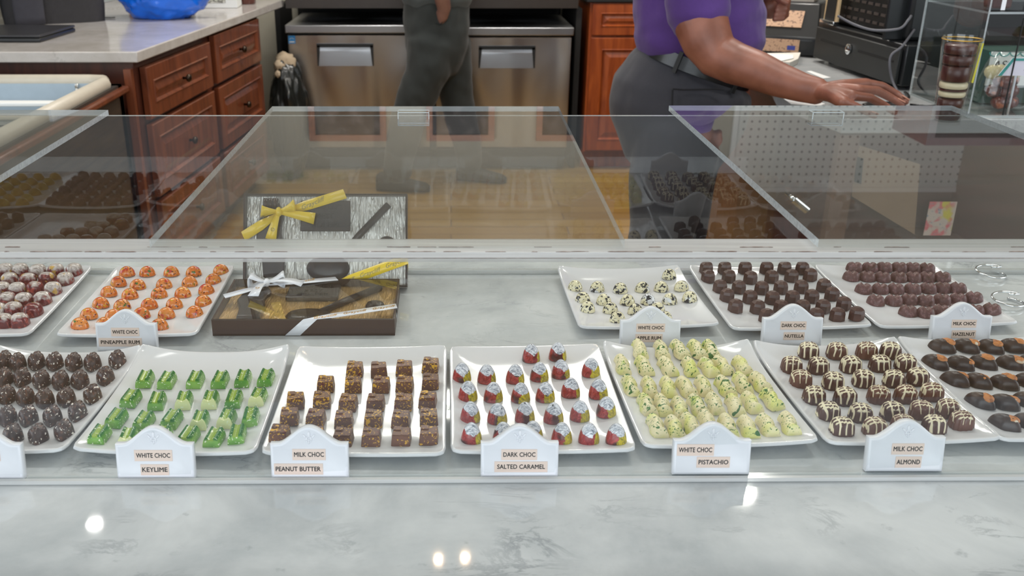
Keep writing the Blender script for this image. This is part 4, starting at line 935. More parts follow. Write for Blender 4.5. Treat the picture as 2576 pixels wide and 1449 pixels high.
# things on the left worktop
p = atz(60, 103, LZ)
lt = thing('laptop', (-1.72, 3.80, LZ + .0004), 'closed black laptop at the left end of the worktop', 'laptop', None, R(-2))
bm = bmesh.new(); bm_box(bm, (0, .02, .008), (.36, .33, .016)); obj('base', bm, M['black'], lt, bevel=.005)
bm = bmesh.new(); bm_box(bm, (0, .02, .0225), (.36, .33, .010)); obj('lid', bm, simple('laptop_lid', (44, 44, 48), .35), lt, bevel=.004)
M['bag_fabric'] = simple('charcoal_bag_fabric', (46, 44, 46), .85, noise_amt=.25, noise_scale=60, bump=.4)
hb = thing('handbag', (-1.765, 4.36, LZ), 'charcoal fabric handbag standing behind the laptop', 'bag', None, R(22))
def soft_box(bm, cx, cy, z0, wx, wy, h, nr=10, seg=40, puff=.04, seed=0.0, top=.85, p=4.0):
    rings = []
    for i in range(nr + 1):
        t = i / nr; s = 1 + puff * math.sin(t * PI) - (1 - top) * t ** 2
        ring = []
        for k in range(seg):
            x, y = sup(wx * s, wy * s, p)(2 * PI * k / seg)
            d = 1 + .035 * noise.noise(Vector((x * 9 + seed, y * 9, t * 3)))
            ring.append(Vector((cx + x * d, cy + y * d, z0 + h * t)))
        rings.append(ring)
    bm_loft(bm, rings)
bm = bmesh.new(); soft_box(bm, 0, 0, .0005, .42, .22, .34); obj('body', bm, M['bag_fabric'], hb, smooth=True, angle=60)
bm = bmesh.new(); bm_tube(bm, [(-.14, -.03, .33), (-.13, -.04, .45), (-.05, -.04, .53), (.05, -.04, .53), (.13, -.04, .45), (.14, -.03, .33)], .012, 8); obj('handle', bm, M['bag_fabric'], hb, smooth=True)
bm = bmesh.new(); soft_box(bm, -.10, -.128, .004, .12, .036, .24, 8, 24, .05, 3.3, .9); obj('front_pocket', bm, simple('grey_pocket_fabric', (54, 53, 60), .85, noise_amt=.2, noise_scale=50), hb, smooth=True)
tb = thing('teal_bag', (-2.15, 4.20, LZ), 'teal blue bag at the far left of the worktop', 'bag', None, R(8))
bm = bmesh.new(); soft_box(bm, 0, 0, .0005, .34, .22, .30, 10, 36, .06, 7.7, .8); obj('body', bm, simple('teal_fabric', (38, 84, 104), .6, noise_amt=.2, noise_scale=20, bump=.3), tb, smooth=True)
bm = bmesh.new(); bm_tube(bm, [(.15, -.10, .14), (.19, -.12, .22), (.17, -.10, .30)], .010, 8); obj('strap', bm, M['bag_fabric'], tb, smooth=True)
bm = bmesh.new(); bm_tube(bm, [(.185, -.135, .20), (.195, -.14, .225), (.185, -.135, .25)], .011, 8); obj('buckle', bm, M['chrome'], tb, smooth=True)
ky = thing('key', tuple(atz(262, 45, LZ + .002)), 'small dark key lying beside the charcoal handbag', 'key', None, R(-4))
bm = bmesh.new(); bm_lathe(bm, [(.014, -.001), (.016, 0), (.016, .004), (.014, .005), (.006, .005)], (-.03, 0, -.001), 18); obj('bow', bm, M['pewter'], ky, smooth=True)
bm = bmesh.new(); bm_box(bm, (.018, 0, .002), (.065, .010, .003)); bm_box(bm, (.035, -.007, .002), (.008, .008, .003)); obj('blade', bm, M['pewter'], ky)
# blue plastic bag, knotted
M['blue_film'] = simple('blue_plastic_film', (14, 104, 222), .25, coat=.4, noise_amt=.3, noise_scale=9)
c = atz(402, 52, LZ)
bb = thing('blue_plastic_bag', (c.x - .01, c.y + .12, LZ), 'bright blue knotted plastic bag on the left worktop', 'plastic bag')
bm = bmesh.new(); bmesh.ops.create_icosphere(bm, subdivisions=5, radius=1)
for vt in bm.verts:
    n = vt.co.copy(); r = 1 + .16 * noise.noise(n * 1.6 + Vector((3, 1, 2))) + .10 * abs(noise.noise(n * 4.0)) + .05 * abs(noise.noise(n * 9))
    z = n.z * r * .15 + .125
    vt.co = Vector((n.x * r * .198, n.y * r * .15, max(.0008, z)))
obj('film', bm, M['blue_film'], bb, smooth=True)
bm = bmesh.new(); rings = []
for i in range(6):
    f = i / 5; ring = []
    for k in range(18):
        a = 2 * PI * k / 18; rr = (.018 + .05 * f * (.7 + .3 * math.sin(5 * a)))
        ring.append(Vector((.155 + .11 * f, math.cos(a) * rr * .5, .135 + .02 * f + math.sin(a) * rr)))
    rings.append(ring)
bm_loft(bm, rings); obj('knotted_end', bm, M['blue_film'], bb, smooth=True)
# white carton and small jar
c = atz(538, 22, LZ); wb = thing('white_carton', (c.x, c.y + .10, LZ + .0005), 'small white carton behind the blue plastic bag', 'box', None, R(4))
bm = bmesh.new(); bm_box(bm, (0, 0, .075), (.215, .16, .15)); obj('carton', bm, M['white_paper'], wb, bevel=.003)
bm = bmesh.new(); bm_box(bm, (-.02, -.0805, .05), (.14, .001, .05)); obj('printed_label', bm, speckled('carton_print', (206, 206, 196), [((120, 118, 110), 60, .5, .6)], .6), wb)
c = atz(612, 12, LZ); jr = thing('jar', (c.x, c.y + .06, LZ + .0005), 'small brown jar beside the white carton', 'jar')
bm = bmesh.new(); bm_lathe(bm, [(.05, 0), (.055, .006), (.055, .075), (.045, .09)], (0, 0, 0), 24); obj('glass', bm, simple('brown_jar', (84, 36, 26), .15, coat=.4), jr, smooth=True, angle=40)
bm = bmesh.new(); bm_lathe(bm, [(.048, .091), (.049, .093), (.049, .112), (.045, .115)], (0, 0, 0), 24); obj('lid', bm, M['white_paper'], jr, smooth=True, angle=40)
c = atz(322, 12, LZ); rd = thing('red_pouch', (c.x + .02, c.y + .10, LZ), 'dark red pouch half hidden behind the blue bag', 'pouch')
bm = bmesh.new(); soft_box(bm, 0, 0, .0005, .10, .07, .10, 6, 20); obj('body', bm, simple('dark_red_fabric', (110, 24, 34), .6), rd, smooth=True)
t = thing('pegboard', (-1.86, 5.10, LZ + .001), 'pale grey board with raised white studs behind the left worktop', 'pegboard', None, rz + PI)
bm = bmesh.new(); bm_box(bm, (0, 0, .45), (1.2, .014, .9)); obj('board', bm, simple('stud_board_grey', (178, 184, 188), .45), t)
bm = bmesh.new()
for i in range(22):
    for j in range(4): bm_box(bm, (-.55 + i * .052, .010, .035 + j * .052), (.014, .010, .014))
    for j in range(4): bm_box(bm, (-.55 + i * .052, -.010, .035 + j * .052), (.014, .010, .014))
obj('studs', bm, M['white_paper'], t, bevel=.003)

# black rubbish bag with cream paper on top, between drawers and fridge
bg = thing('rubbish_bag', (-.885, 5.165, 0), 'black rubbish bag stuffed with cream paper, between the drawers and left fridge', 'rubbish bag')
bm = bmesh.new(); bmesh.ops.create_icosphere(bm, subdivisions=5, radius=1)
for vt in bm.verts:
    n = vt.co.copy(); r = 1 + .14 * noise.noise(n * 2.1 + Vector((1, 5, 2))) + .12 * abs(noise.noise(Vector((n.x * 6, n.y * 6, n.z * 2))))
    vt.co = Vector((n.x * r * .105, n.y * r * .13, max(.001, n.z * r * .33 + .325)))
obj('film', bm, simple('black_film', (26, 28, 26), .28, coat=.3), bg, smooth=True)
bm = bmesh.new()
for k in range(3):
    b2 = bmesh.new(); bmesh.ops.create_icosphere(b2, subdivisions=3, radius=1)
    for vt in b2.verts:
        r = 1 + .35 * noise.noise(vt.co * 2.6 + Vector((k * 3, 0, 0))); vt.co = vt.co * r * (.030, .052, .020)[k] + Vector(((-.03, -.005, -.035)[k], (-.05, .0, -.07)[k], (.625, .635, .585)[k]))
    tm = bpy.data.meshes.new('t'); b2.to_mesh(tm); b2.free(); bm.from_mesh(tm); bpy.data.meshes.remove(tm)
obj('crumpled_paper', bm, simple('cream_paper', (168, 150, 126), .8), bg, smooth=True)

# ------------------------------------------------------------------ back run: fridges, worktop, cherry cabinets
FY = 5.30
def steel(name, rgb, rough, wav):
    m, nt, b = new_mat(name); N = NT(nt); v = N.coords(False)
    mp = N.n('ShaderNodeMapping'); mp.inputs['Scale'].default_value = (3.2, 3, .9); N.l(v, mp.inputs[0])
    f = N.noise(mp.outputs[0], 1.4, 1, .5, .4)
    bp = N.n('ShaderNodeBump'); bp.inputs['Strength'].default_value = wav; bp.inputs['Distance'].default_value = .05
    N.l(f, bp.inputs['Height']); N.l(bp.outputs['Normal'], b.inputs['Normal'])
    b.inputs['Base Color'].default_value = lin(rgb); b.inputs['Metallic'].default_value = 1; b.inputs['Roughness'].default_value = rough; b.inputs['Anisotropic'].default_value = .6
    return m
M['steel'] = steel('brushed_steel', (196, 192, 190), .30, .85); M['steel_top'] = steel('steel_top', (188, 190, 194), .3, .1)
xs = [aty(u, 62, FY).x for u in (718, 1083, 1092, 1443)]
zt = aty(900, 62, FY).z
for i, (xa, xb, lab) in enumerate(((xs[0], xs[1], 'stainless undercounter fridge at left, with blue sticker'), (xs[2], xs[3], 'stainless undercounter fridge at right, behind the standing man'))):
    Wd = xb - xa; zz = zt - (.012 if i else 0)
    f = thing('undercounter_fridge', ((xa + xb) / 2, FY, 0), lab, 'fridge', 'undercounter fridges')
    bm = bmesh.new(); bm_box(bm, (0, .33, (zz - .05) / 2 + .03), (Wd - .02, .58, zz - .11)); obj('cabinet_body', bm, M['black_matt'], f)
    bm = bmesh.new(); bm_box(bm, (0, .30, zz - .021), (Wd, .66, .042)); obj('steel_top', bm, M['steel_top'], f, bevel=.004)
    d0 = zz - .055; d1 = .14; hx = -.075 if i == 0 else .02; 
    bm = bmesh.new(); y0 = 0.0
    hw, ht, hb_ = .155, d0 - .055, d0 - .165       # recess opening
    def quad(x0, x1, z0, z1, y): bm.faces.new([bm.verts.new((x0, y, z0)), bm.verts.new((x1, y, z0)), bm.verts.new((x1, y, z1)), bm.verts.new((x0, y, z1))])
    X0, X1 = -Wd / 2 + .008, Wd / 2 - .008
    bm_box(bm, (0, .02, (d0 + d1) / 2), (X1 - X0, .04, d0 - d1)); door = obj('door', bm, M['steel'], f, bevel=.004)
    bm = bmesh.new()
    bm_box(bm, (hx, -.003, ht), (2 * hw, .008, .02)); 
    for s in (-1, 1): bm_prism(bm, [(hx + s * (hw - .018), -.007, ht), (hx + s * hw, -.007, ht), (hx + s * hw, -.007, hb_), (hx + s * (hw - .006), -.007, hb_)][::s], (0, .008, 0))
    hd = obj('handle_recess', bm, M['black'], door)
    bm = bmesh.new(); bm_prism(bm, [(hx - hw + .018, -.002, ht - .01), (hx + hw - .018, -.002, ht - .01), (hx + hw - .008, -.008, hb_), (hx - hw + .008, -.008, hb_)], (0, .004, 0)); obj('pull_plate', bm, M['steel_top'], hd)
    bm = bmesh.new(); bm_box(bm, (0, .05, .07), (Wd - .03, .03, .10)); obj('kick_grille', bm, M['black'], f)
    if i == 0:
        bm = bmesh.new(); bm_box(bm, (X0 + .022, -.0008, d0 - .024), (.038, .001, .042)); st = obj('sticker', bm, simple('blue_sticker', (48, 140, 206), .5), door)
        bm = bmesh.new(); bm_box(bm, (X0 + .022, -.0016, d0 - .036), (.028, .0006, .006))
        bm_tube(bm, [(X0 + .022 + .012 * math.cos(a), -.0016, d0 - .026 + .010 * math.sin(a)) for a in [R(20 + 14 * k) for k in range(11)]], .0012, 6); obj('sticker_mark', bm, M['white_paper'], st)
alc = thing('fridge_alcove', (-.13, 5.75, 0), 'dark worktop with black side panels built over the two fridges', 'worktop')
bm = bmesh.new(); bm_box(bm, (-.105, 5.72, .955), (1.59, .74, .05)); bm_box(bm, (-.105, 5.36, .925), (1.59, .03, .05)); obj('worktop', bm, simple('dark_brown_worktop', (44, 36, 30), .4, noise_amt=.2), alc, world=True)
bm = bmesh.new(); bm_box(bm, (-.105, 5.344, .985), (1.59, .012, .012)); obj('edge_strip', bm, simple('tan_edge', (150, 112, 78), .5), alc, world=True)
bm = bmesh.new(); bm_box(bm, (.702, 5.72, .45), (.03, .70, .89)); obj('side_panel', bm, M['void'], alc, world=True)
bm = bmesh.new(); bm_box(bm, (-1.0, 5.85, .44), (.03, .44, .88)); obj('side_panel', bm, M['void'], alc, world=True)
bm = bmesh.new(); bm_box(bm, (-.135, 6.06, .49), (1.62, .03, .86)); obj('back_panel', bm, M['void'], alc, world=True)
cc = thing('base_cabinet', (1.28, 5.32, 0), 'reddish cherry base cabinet with drawer over door, behind the cashier', 'cabinet')
CXa, CXb = aty(1484, 70, 5.3).x, 1.84
bm = bmesh.new(); bm_box(bm, ((CXa + CXb) / 2, 5.64, .52), (CXb - CXa, .62, .82)); bm_box(bm, ((CXa + CXb) / 2, 5.68, .055), (CXb - CXa, .54, .11)); obj('carcass', bm, M['cherry_red'], cc, world=True)
zd = aty(1490, 92, 5.3).z
for (x0, x1) in ((CXa + .012, CXa + .012 + .53), (CXa + .012 + .55, CXb - .01)):
    bm = bmesh.new(); raised_panel(bm, x0, x1, zd + .005, .925, .02, .045, 5.328); dr = obj('drawer', bm, M['cherry_red'], cc, world=True)
    bm = bmesh.new(); raised_panel(bm, x0, x1, .12, zd - .008, .02, .06, 5.328); dr = obj('door', bm, M['cherry_red'], cc, world=True)
bm = bmesh.new(); bm_box(bm, (1.29, 5.66, .955), (1.12, .72, .04)); tag(obj('cabinet_worktop', bm, M['black_matt'], bevel=.004), 'black worktop over the reddish cherry base cabinet', 'worktop')

# ------------------------------------------------------------------ right-hand cash counter
RZ = 0.94
rc = Vector((.948, 2.277, 0)); rl = Vector((.80, 3.15, 0))
bm = bmesh.new(); bm_prism(bm, [(p[0], p[1], RZ - .036) for p in ((rc.x, rc.y), (2.9, 2.277), (2.9, 4.7), (1.30, 4.7), (1.06, 3.9), (.96, 3.15), (.93, 2.75), (.894, 2.587))], (0, 0, .036))
tag(obj('marble_counter', bm, marble('grey_counter_marble', (160, 164, 166), (186, 188, 188), (128, 130, 132), .2), bevel=.003), 'grey marble top of the cash counter on the right', 'counter top')
cab = thing('cash_counter_base', (1.9, 3.3, 0), 'dark brown cabinet under the cash counter, with tan panel', 'cabinet')
bm = bmesh.new(); bm_prism(bm, [(p[0], p[1], .0) for p in ((.975, 2.33), (2.85, 2.33), (2.85, 4.6), (1.33, 4.6), (1.09, 3.9), (.99, 3.15), (.96, 2.75))], (0, 0, .90)); obj('carcass', bm, M['mahogany'], cab, world=True)
bm = bmesh.new(); bm_box(bm, (.985, 2.318, .45), (.05, .03, .89)); bm_box(bm, (1.55, 2.318, .45), (.05, .03, .89)); bm_box(bm, (1.27, 2.318, .05), (.52, .03, .1)); obj('face_frame', bm, simple('taupe_frame', (112, 84, 70), .5), cab, world=True)
bm = bmesh.new(); pp = [aty(u, v, 2.322) for u, v in ((2152, 362), (2312, 412), (2298, 588), (2140, 492))]; bm_prism(bm, [(p.x, p.y, p.z) for p in pp], (0, -.006, 0)); obj('tan_panel', bm, simple('tan_board', (150, 124, 100), .6), cab, world=True)
bm = bmesh.new(); pp = [aty(u, v, 2.318) for u, v in ((2152, 392), (2170, 398), (2164, 462), (2148, 456))]; bm_prism(bm, [(p.x, p.y, p.z) for p in pp], (0, -.006, 0)); obj('hinge_plate', bm, M['black_matt'], cab, world=True)
bm = bmesh.new(); pa, pb2 = Vector(aty(1996, 500, 2.30)), Vector(aty(2030, 528, 2.30)); bm_tube(bm, [pa, pb2], .011, 12); 
hdl = obj('door_handle', bm, M['chrome'], cab, world=True, smooth=True, angle=50)
bm = bmesh.new()
for p_ in (pa, pb2): bm_tube(bm, [p_, p_ + Vector((.0, .05, 0))], .006, 8)
obj('handle_mount', bm, M['chrome'], hdl, world=True, smooth=True)
def on(u, v, z=RZ): return atz(u, v, z)
# cash drawer: front faces the cashier
a = on(2039, 152); b_ = on(2254, 229); dv = (b_ - a); Ld = dv.length; dn_ = dv.normalized(); nn = Vector((dn_.y, -dn_.x, 0)); 
if nn.x > 0: nn = -nn
cdz = .125
dr = thing('till', tuple(a), 'black metal cash drawer with chrome lock on the cash counter', 'cash drawer', None, math.atan2(dn_.y, dn_.x))
# local x along the front edge (away->near), local y: into the counter or out of it
sgn = 1 if Matrix.Rotation(math.atan2(dn_.y, dn_.x), 3, 'Z') @ Vector((0, 1, 0)) @ nn < 0 else -1
bm = bmesh.new(); bm_box(bm, (Ld / 2, sgn * .22, cdz / 2 + .006), (Ld, .42, cdz - .012)); obj('housing', bm, M['black'], dr, bevel=.004)
bm = bmesh.new(); bm_box(bm, (Ld / 2, sgn * .004, cdz * .5), (Ld - .03, .010, cdz * .78)); fr_ = obj('drawer_front', bm, simple('drawer_black', (36, 38, 38), .5), dr, bevel=.002)
bm = bmesh.new()
for f0, f1 in ((.10, .40), (.56, .93)): bm_box(bm, (Ld * (f0 + f1) / 2, sgn * -.0012, cdz * .60), (Ld * (f1 - f0), .002, .006))
obj('media_slots', bm, M['void'], fr_)
bm = bmesh.new(); bm_lathe(bm, [(.012, 0), (.016, .002), (.016, .006), (.011, .009), (.002, .009)], (0, 0, 0), 20); lk = obj('lock', bm, M['chrome'], dr, smooth=True, angle=40); lk.location = (Ld * .46, sgn * -.001, cdz * .58); lk.rotation_euler = (R(90) * sgn, 0, 0)
for fx in (.06, .94):
    bm = bmesh.new(); bm_lathe(bm, [(.012, 0), (.012, .006)], (Ld * fx, sgn * .06, 0), 12); obj('foot', bm, M['black'], dr)
# register terminal on top of the drawer, vented back towards the camera
tz = RZ + cdz
tm_c = a + dn_ * Ld * .46 - nn * .15
tt = thing('register_terminal', (tm_c.x, tm_c.y, tz + .0005), 'black register terminal with vent slots standing on the cash drawer', 'cash register', None, math.atan2(dn_.y, dn_.x))
bm = bmesh.new(); bm_box(bm, (0, 0, .17), (Ld * .84, .22, .34)); bd = obj('housing', bm, M['black'], tt, bevel=.012)
bm = bmesh.new()
for i in range(9):
    for j in range(11):
        if 4 <= j <= 5 and 3 <= i <= 6: continue
        bm_box(bm, (-.20 + i * .042, -sgn * .111, .03 + j * .026), (.028, .003, .008))
obj('vent_slots', bm, simple('vent_grey', (72, 64, 60), .5), bd)
bm = bmesh.new(); bm_box(bm, (-.02, -sgn * .113, .125), (.18, .004, .05)); sk = obj('socket_panel', bm, M['black_matt'], bd)
bm = bmesh.new()
for k in range(5): bm_box(bm, (-.06 + k * .022, -sgn * .117, .128), (.007, .004, .028 if k < 3 else .010))
obj('sockets', bm, M['chrome'], sk)
bm = bmesh.new(); bm_box(bm, (Ld * .36, -sgn * .03, .17), (.012, .26, .34)); obj('side_fin', bm, M['black'], bd, bevel=.004)
# cables hanging from the terminal
def cable(px, label, rad=.0035, mat=None):
    bm = bmesh.new(); P_ = [Vector(p) for p in px]; out = []
    for i in range(len(P_) - 1):
        p0, p1, p2, p3 = P_[max(i - 1, 0)], P_[i], P_[i + 1], P_[min(i + 2, len(P_) - 1)]
        for k in range(8):
            s = k / 8; out.append(.5 * ((2 * p1) + (p2 - p0) * s + (2 * p0 - 5 * p1 + 4 * p2 - p3) * s * s + (3 * p1 - p0 - 3 * p2 + p3) * s ** 3))
    out.append(P_[-1]); bm_tube(bm, out, rad, 8)
    tag(obj('cable', bm, mat or simple('grey_cable', (92, 92, 98), .5), smooth=True), label, 'cable', 'register cables')
cable([aty(2108, 40, 2.76), aty(2150, 62, 2.72), aty(2200, 76, 2.67), aty(2262, 72, 2.645), aty(2285, 50, 2.645), aty(2292, 40, 2.66)], 'grey cable sagging across the vented back of the register')
cable([aty(2300, 75, 2.72), aty(2270, 116, 2.645), aty(2243, 138, 2.64), aty(2238, 165, 2.635), aty(2246, 205, 2.63), on(2262, 236, RZ + .006)], 'grey cable hanging down over the cash drawer front')
cable([on(2274, 250, RZ + .006), on(2286, 246, RZ + .006), on(2284, 238, RZ + .006), on(2276, 232, RZ + .006)], 'black cable lying on the counter beside the hand', .0035, M['black'])
# picture-like card stand, black with cream border
cdn = thing('card_stand', tuple(aty(2092, 62, 3.12)), 'black card in a cream-edged holder beside the register', 'card holder', None, R(-30)); z0_ = aty(2092, 70, 3.12).z
_p = a + dn_ * Ld * .12 + nn * -.018; cdn.location = (_p.x, _p.y, tz + .0005); cdn.rotation_euler = (0, 0, math.atan2(nn.y, nn.x) + PI / 2)
bm = bmesh.new(); bm_box(bm, (0, 0, .10), (.095, .006, .20)); obj('backing', bm, simple('cream_card', (206, 180, 140), .6), cdn)
bm = bmesh.new(); bm_prism(bm, [(-.036, -.006, .0), (.030, -.006, .0), (.034, -.006, .165), (-.024, -.006, .165)], (0, .002, 0)); obj('black_card', bm, M['black_matt'], cdn)
bm = bmesh.new(); bm_box(bm, (0, -.004, .006), (.10, .022, .012)); obj('clip_foot', bm, M['chrome'], cdn, bevel=.002)
# slip printer with beige labels
c = on(1985, 140); sp_ = thing('slip_printer', (c.x + .02, c.y + .10, RZ + .0005), 'black slip printer with two beige labels, left of the cash drawer', 'printer', None, R(-28))
bm = bmesh.new(); bm_loft(bm, [[Vector((x, y, 0)) for x, y in ((-.12, -.11), (.12, -.11), (.12, .13), (-.12, .13))], [Vector((x, y, .06)) for x, y in ((-.12, -.11), (.12, -.11), (.12, .13), (-.12, .13))], [Vector((x, y, .17)) for x, y in ((-.10, -.02), (.10, -.02), (.10, .12), (-.10, .12))]]); pb_ = obj('housing', bm, M['black'], sp_, bevel=.008)
lab_m = speckled('beige_label', (196, 158, 128), [((120, 92, 76), 120, .55, .65)], .6)
bm = bmesh.new(); bm_box(bm, (-.005, -.066, .118), (.12, .003, .065), Matrix.Rotation(R(-39), 3, 'X')); obj('printed_label', bm, lab_m, pb_)
bm = bmesh.new(); bm_box(bm, (.0, -.1125, .034), (.12, .003, .042)); l2 = obj('printed_label', bm, lab_m, pb_)
bm = bmesh.new(); bm_box(bm, (.035, -.1145, .028), (.026, .002, .014)); obj('blue_mark', bm, simple('blue_ink', (60, 70, 150), .6), l2)
bm = bmesh.new(); bm_box(bm, (.0, .04, .176), (.15, .10, .012)); obj('slip_tray', bm, simple('pale_plastic', (176, 166, 156), .5), pb_, bevel=.002)
# papers, notes, pens, small items
def paper(px, z, label, name='paper', mat=None, th=.0012):
    pp = [atz(u, v, z) for u, v in px]; bm = bmesh.new(); bm_prism(bm, [(p.x, p.y, z) for p in pp], (0, 0, th)); return tag(obj(name, bm, mat or M['white_paper']), label, 'paper', None)
paper([(1918, 135), (1995, 138), (1996, 147), (1940, 160)], RZ + .020, 'upper white slip in the small stack beside the printer')
bm = bmesh.new(); pp = [atz(u, v, RZ) for u, v in ((1915, 148), (2012, 146), (2006, 162), (1985, 172), (1935, 168))]; bm_prism(bm, [(p.x, p.y, RZ + .0005) for p in pp], (0, 0, .018)); tag(obj('paper_stack', bm, simple('paper_stack', (216, 212, 202), .7)), 'stack of pale slips on the counter beside the printer', 'paper')
paper([(2028, 180), (2040, 179), (2090, 196), (2070, 198)], RZ + .0006, 'small white slip lying in front of the cash drawer')
paper([(1962, 243), (2000, 236), (2075, 262), (2060, 268), (1990, 262)], RZ + .0006, 'white sheet under the cashier wrist at the counter edge')
c = on(2030, 118); nb = thing('note_block', (1.10, 3.86, RZ + .0005), 'cream note block behind the slip printer', 'note block', None, R(-20))
bm = bmesh.new(); bm_box(bm, (0, 0, .05), (.22, .22, .10)); obj('pages', bm, simple('cream_pages', (214, 208, 172), .7), nb)
bm = bmesh.new(); bm_box(bm, (0, -.111, .05), (.15, .001, .04)); obj('printed_band', bm, speckled('green_print', (196, 200, 160), [((96, 112, 70), 70, .5, .58)], .6), nb)
pc = thing('pen_cup', (1.46, 3.98, RZ + .0005), 'pale pen cup with dark pens behind the cash drawer', 'pen cup')
bm = bmesh.new(); bm_lathe(bm, [(.05, 0), (.055, .01), (.058, .17), (.05, .168), (.046, .02)], (0, 0, 0), 24); obj('cup', bm, simple('pale_cup', (190, 172, 162), .4), pc, smooth=True, angle=50)
for k in range(4):
    bm = bmesh.new(); bm_tube(bm, [(-.02 + .013 * k, 0, .03), (-.05 + .035 * k, .01 * k, .30)], .006, 8)
    o = obj('pen', bm, M['black'] if k % 2 else M['chrome'], None, smooth=True); o.location = pc.location; tag(o, ('silver pen leaning left in the pen cup', 'black pen leaning left in the pen cup', 'silver pen leaning right in the pen cup', 'black pen leaning right in the pen cup')[k], 'pen', 'pens in the pen cup')
tp = thing('tape_dispenser', tuple(on(1935, 112) + Vector((.02, .05, .0005))), 'grey tape dispenser between the cashier and slip printer', 'tape dispenser', None, R(-30))
bm = bmesh.new(); bm_box(bm, (0, 0, .02), (.15, .06, .04)); obj('base', bm, simple('grey_plastic', (120, 124, 128), .3), tp, bevel=.01)
bm = bmesh.new(); bm_tube(bm, [(-.02, -.02, .06), (-.02, .02, .06)], .04, 20); obj('tape_roll', bm, simple('tape_grey', (96, 102, 104), .2), tp, smooth=True, angle=40)
# mouse under the hand
mp_ = on(2230, 272, RZ); ms = thing('computer_mouse', (mp_.x, mp_.y + .015, RZ + .0004), 'black computer mouse under the cashier hand', 'mouse', None, R(-8))
bm = bmesh.new(); bm_lathe(bm, [(.034, 0), (.036, .005), (.034, .007), (.026, .0105), (.014, .012), (.002, .0125)], (0, 0, 0), 28, 1.5, .78); obj('shell', bm, M['black'], ms, smooth=True)
bm = bmesh.new(); bm_tube(bm, [(.062, .0, .008), (.10, -.004, .005), (.135, .01, .005), (.15, .05, .005), (.15, .09, .005)], .003, 8); obj('lead', bm, M['black'], ms, smooth=True)
bm = bmesh.new(); bm_box(bm, (.005, .0, .0), (.05, .0015, .002)); 
for vt in bm.verts: vt.co.z += .0122; vt.co.x += .012
obj('button_gap', bm, M['void'], ms)

# acrylic cabinet on the cash counter
ac = on(2428, 300); bk = on(2269, 240); aX = 1.252; Y0, Y1 = ac.y + .01, bk.y + .01; ztop = aty(2470, 33, Y0).z
cs = thing('acrylic_cabinet', (1.6, Y0, RZ), 'clear acrylic cabinet on the cash counter holding sweets, far right', 'display cabinet')
def vplate(x0, y0, x1, y1, z0, z1, nm): sheet(nm, lambda bm: bm_prism(bm, [(x0, y0, z0), (x1, y1, z0), (x1, y1, z1), (x0, y0, z1)], ((.004, 0, 0) if abs(x1 - x0) < .1 else (0, .004, 0))), M['acrylic'], cs)
vplate(aX, Y0, aX + .0, Y1, RZ + .001, ztop + .16, 'side_pane'); vplate(aX, Y1, 2.2, Y1, RZ + .001, ztop + .16, 'back_pane'); vplate(2.2, Y0, 2.2, Y1, RZ + .001, ztop + .16, 'side_pane')
sheet('shelf', lambda bm: bm_box(bm, ((aX + 2.2) / 2, (Y0 + Y1) / 2, ztop), (2.2 - aX - .008, Y1 - Y0 - .004, .005)), M['acrylic'], cs)
sheet('base_plate', lambda bm: bm_box(bm, ((aX + 2.2) / 2, (Y0 + Y1) / 2, RZ + .003), (2.2 - aX - .008, Y1 - Y0 - .004, .004)), M['acrylic'], cs)
for xx in (1.34, 1.50): bm = bmesh.new(); bm_box(bm, (xx, (Y0 + .004), RZ + .12), (.002, .004, .23)); obj('hinge_seam', bm, M['black_matt'], cs, world=True)
# tall tumbler of chocolate discs
tbx = aty(2427, 92, Y0 - .055); tb0 = on(2412, 292)
tu = thing('tumbler', (tbx.x - .004, Y0 - .055, RZ + .0005), 'tall clear tumbler with dark and white chocolate discs, before acrylic cabinet', 'tumbler')
hT = tbx.z - RZ
bm = bmesh.new(); bm_lathe(bm, [(.029, 0), (.030, .004), (.036, hT * .5), (.0435, hT), (.0415, hT), (.034, hT * .5), (.027, .006), (.001, .006)], (0, 0, 0), 40, cap=False); obj('glass', bm, [acrylic('clear_tumbler', .0)], tu, smooth=True, angle=50)
bm = bmesh.new(); bm_tube(bm, [(.0427 * math.cos(2 * PI * k / 40), .0427 * math.sin(2 * PI * k / 40), hT - .006) for k in range(41)], .0012, 6); obj('gold_rim', bm, simple('gold_line', (200, 160, 60), .3, .6), tu, smooth=True)
dk, wh = simple('dark_disc', (70, 36, 34), .3), simple('white_disc', (214, 202, 172), .35)
fr = [('dark', .03, .16), ('dark', .17, .28), ('white', .30, .365), ('dark', .372, .39), ('white', .395, .47), ('dark', .48, .66), ('dark', .67, .78), ('dark', .79, .9)]
for i, (kd, f0, f1) in enumerate(fr):
    r = .026 + .011 * f0; bm = bmesh.new(); bm_lathe(bm, [(r * .93, hT * f0 + .004), (r, hT * f0 + .007), (r, hT * f1), (r * .9, hT * f1 + .003)], (0, 0, 0), 28)
    o = obj('chocolate_disc', bm, dk if kd == 'dark' else wh, None, smooth=True, angle=50); o.location = tu.location
    tag(o, f"{kd} chocolate disc, {ORD[i]} from the bottom of the tall tumbler", 'chocolate', 'discs in the tumbler')
bm = bmesh.new(); bm_box(bm, (0, 0, 0), (.004, .012, .09)); o = obj('ribbon', bm, simple('yellow_ribbon', (206, 200, 60), .4), tu); o.location = (.043, 0, hT - .06); o.rotation_euler = (0, R(4), 0)
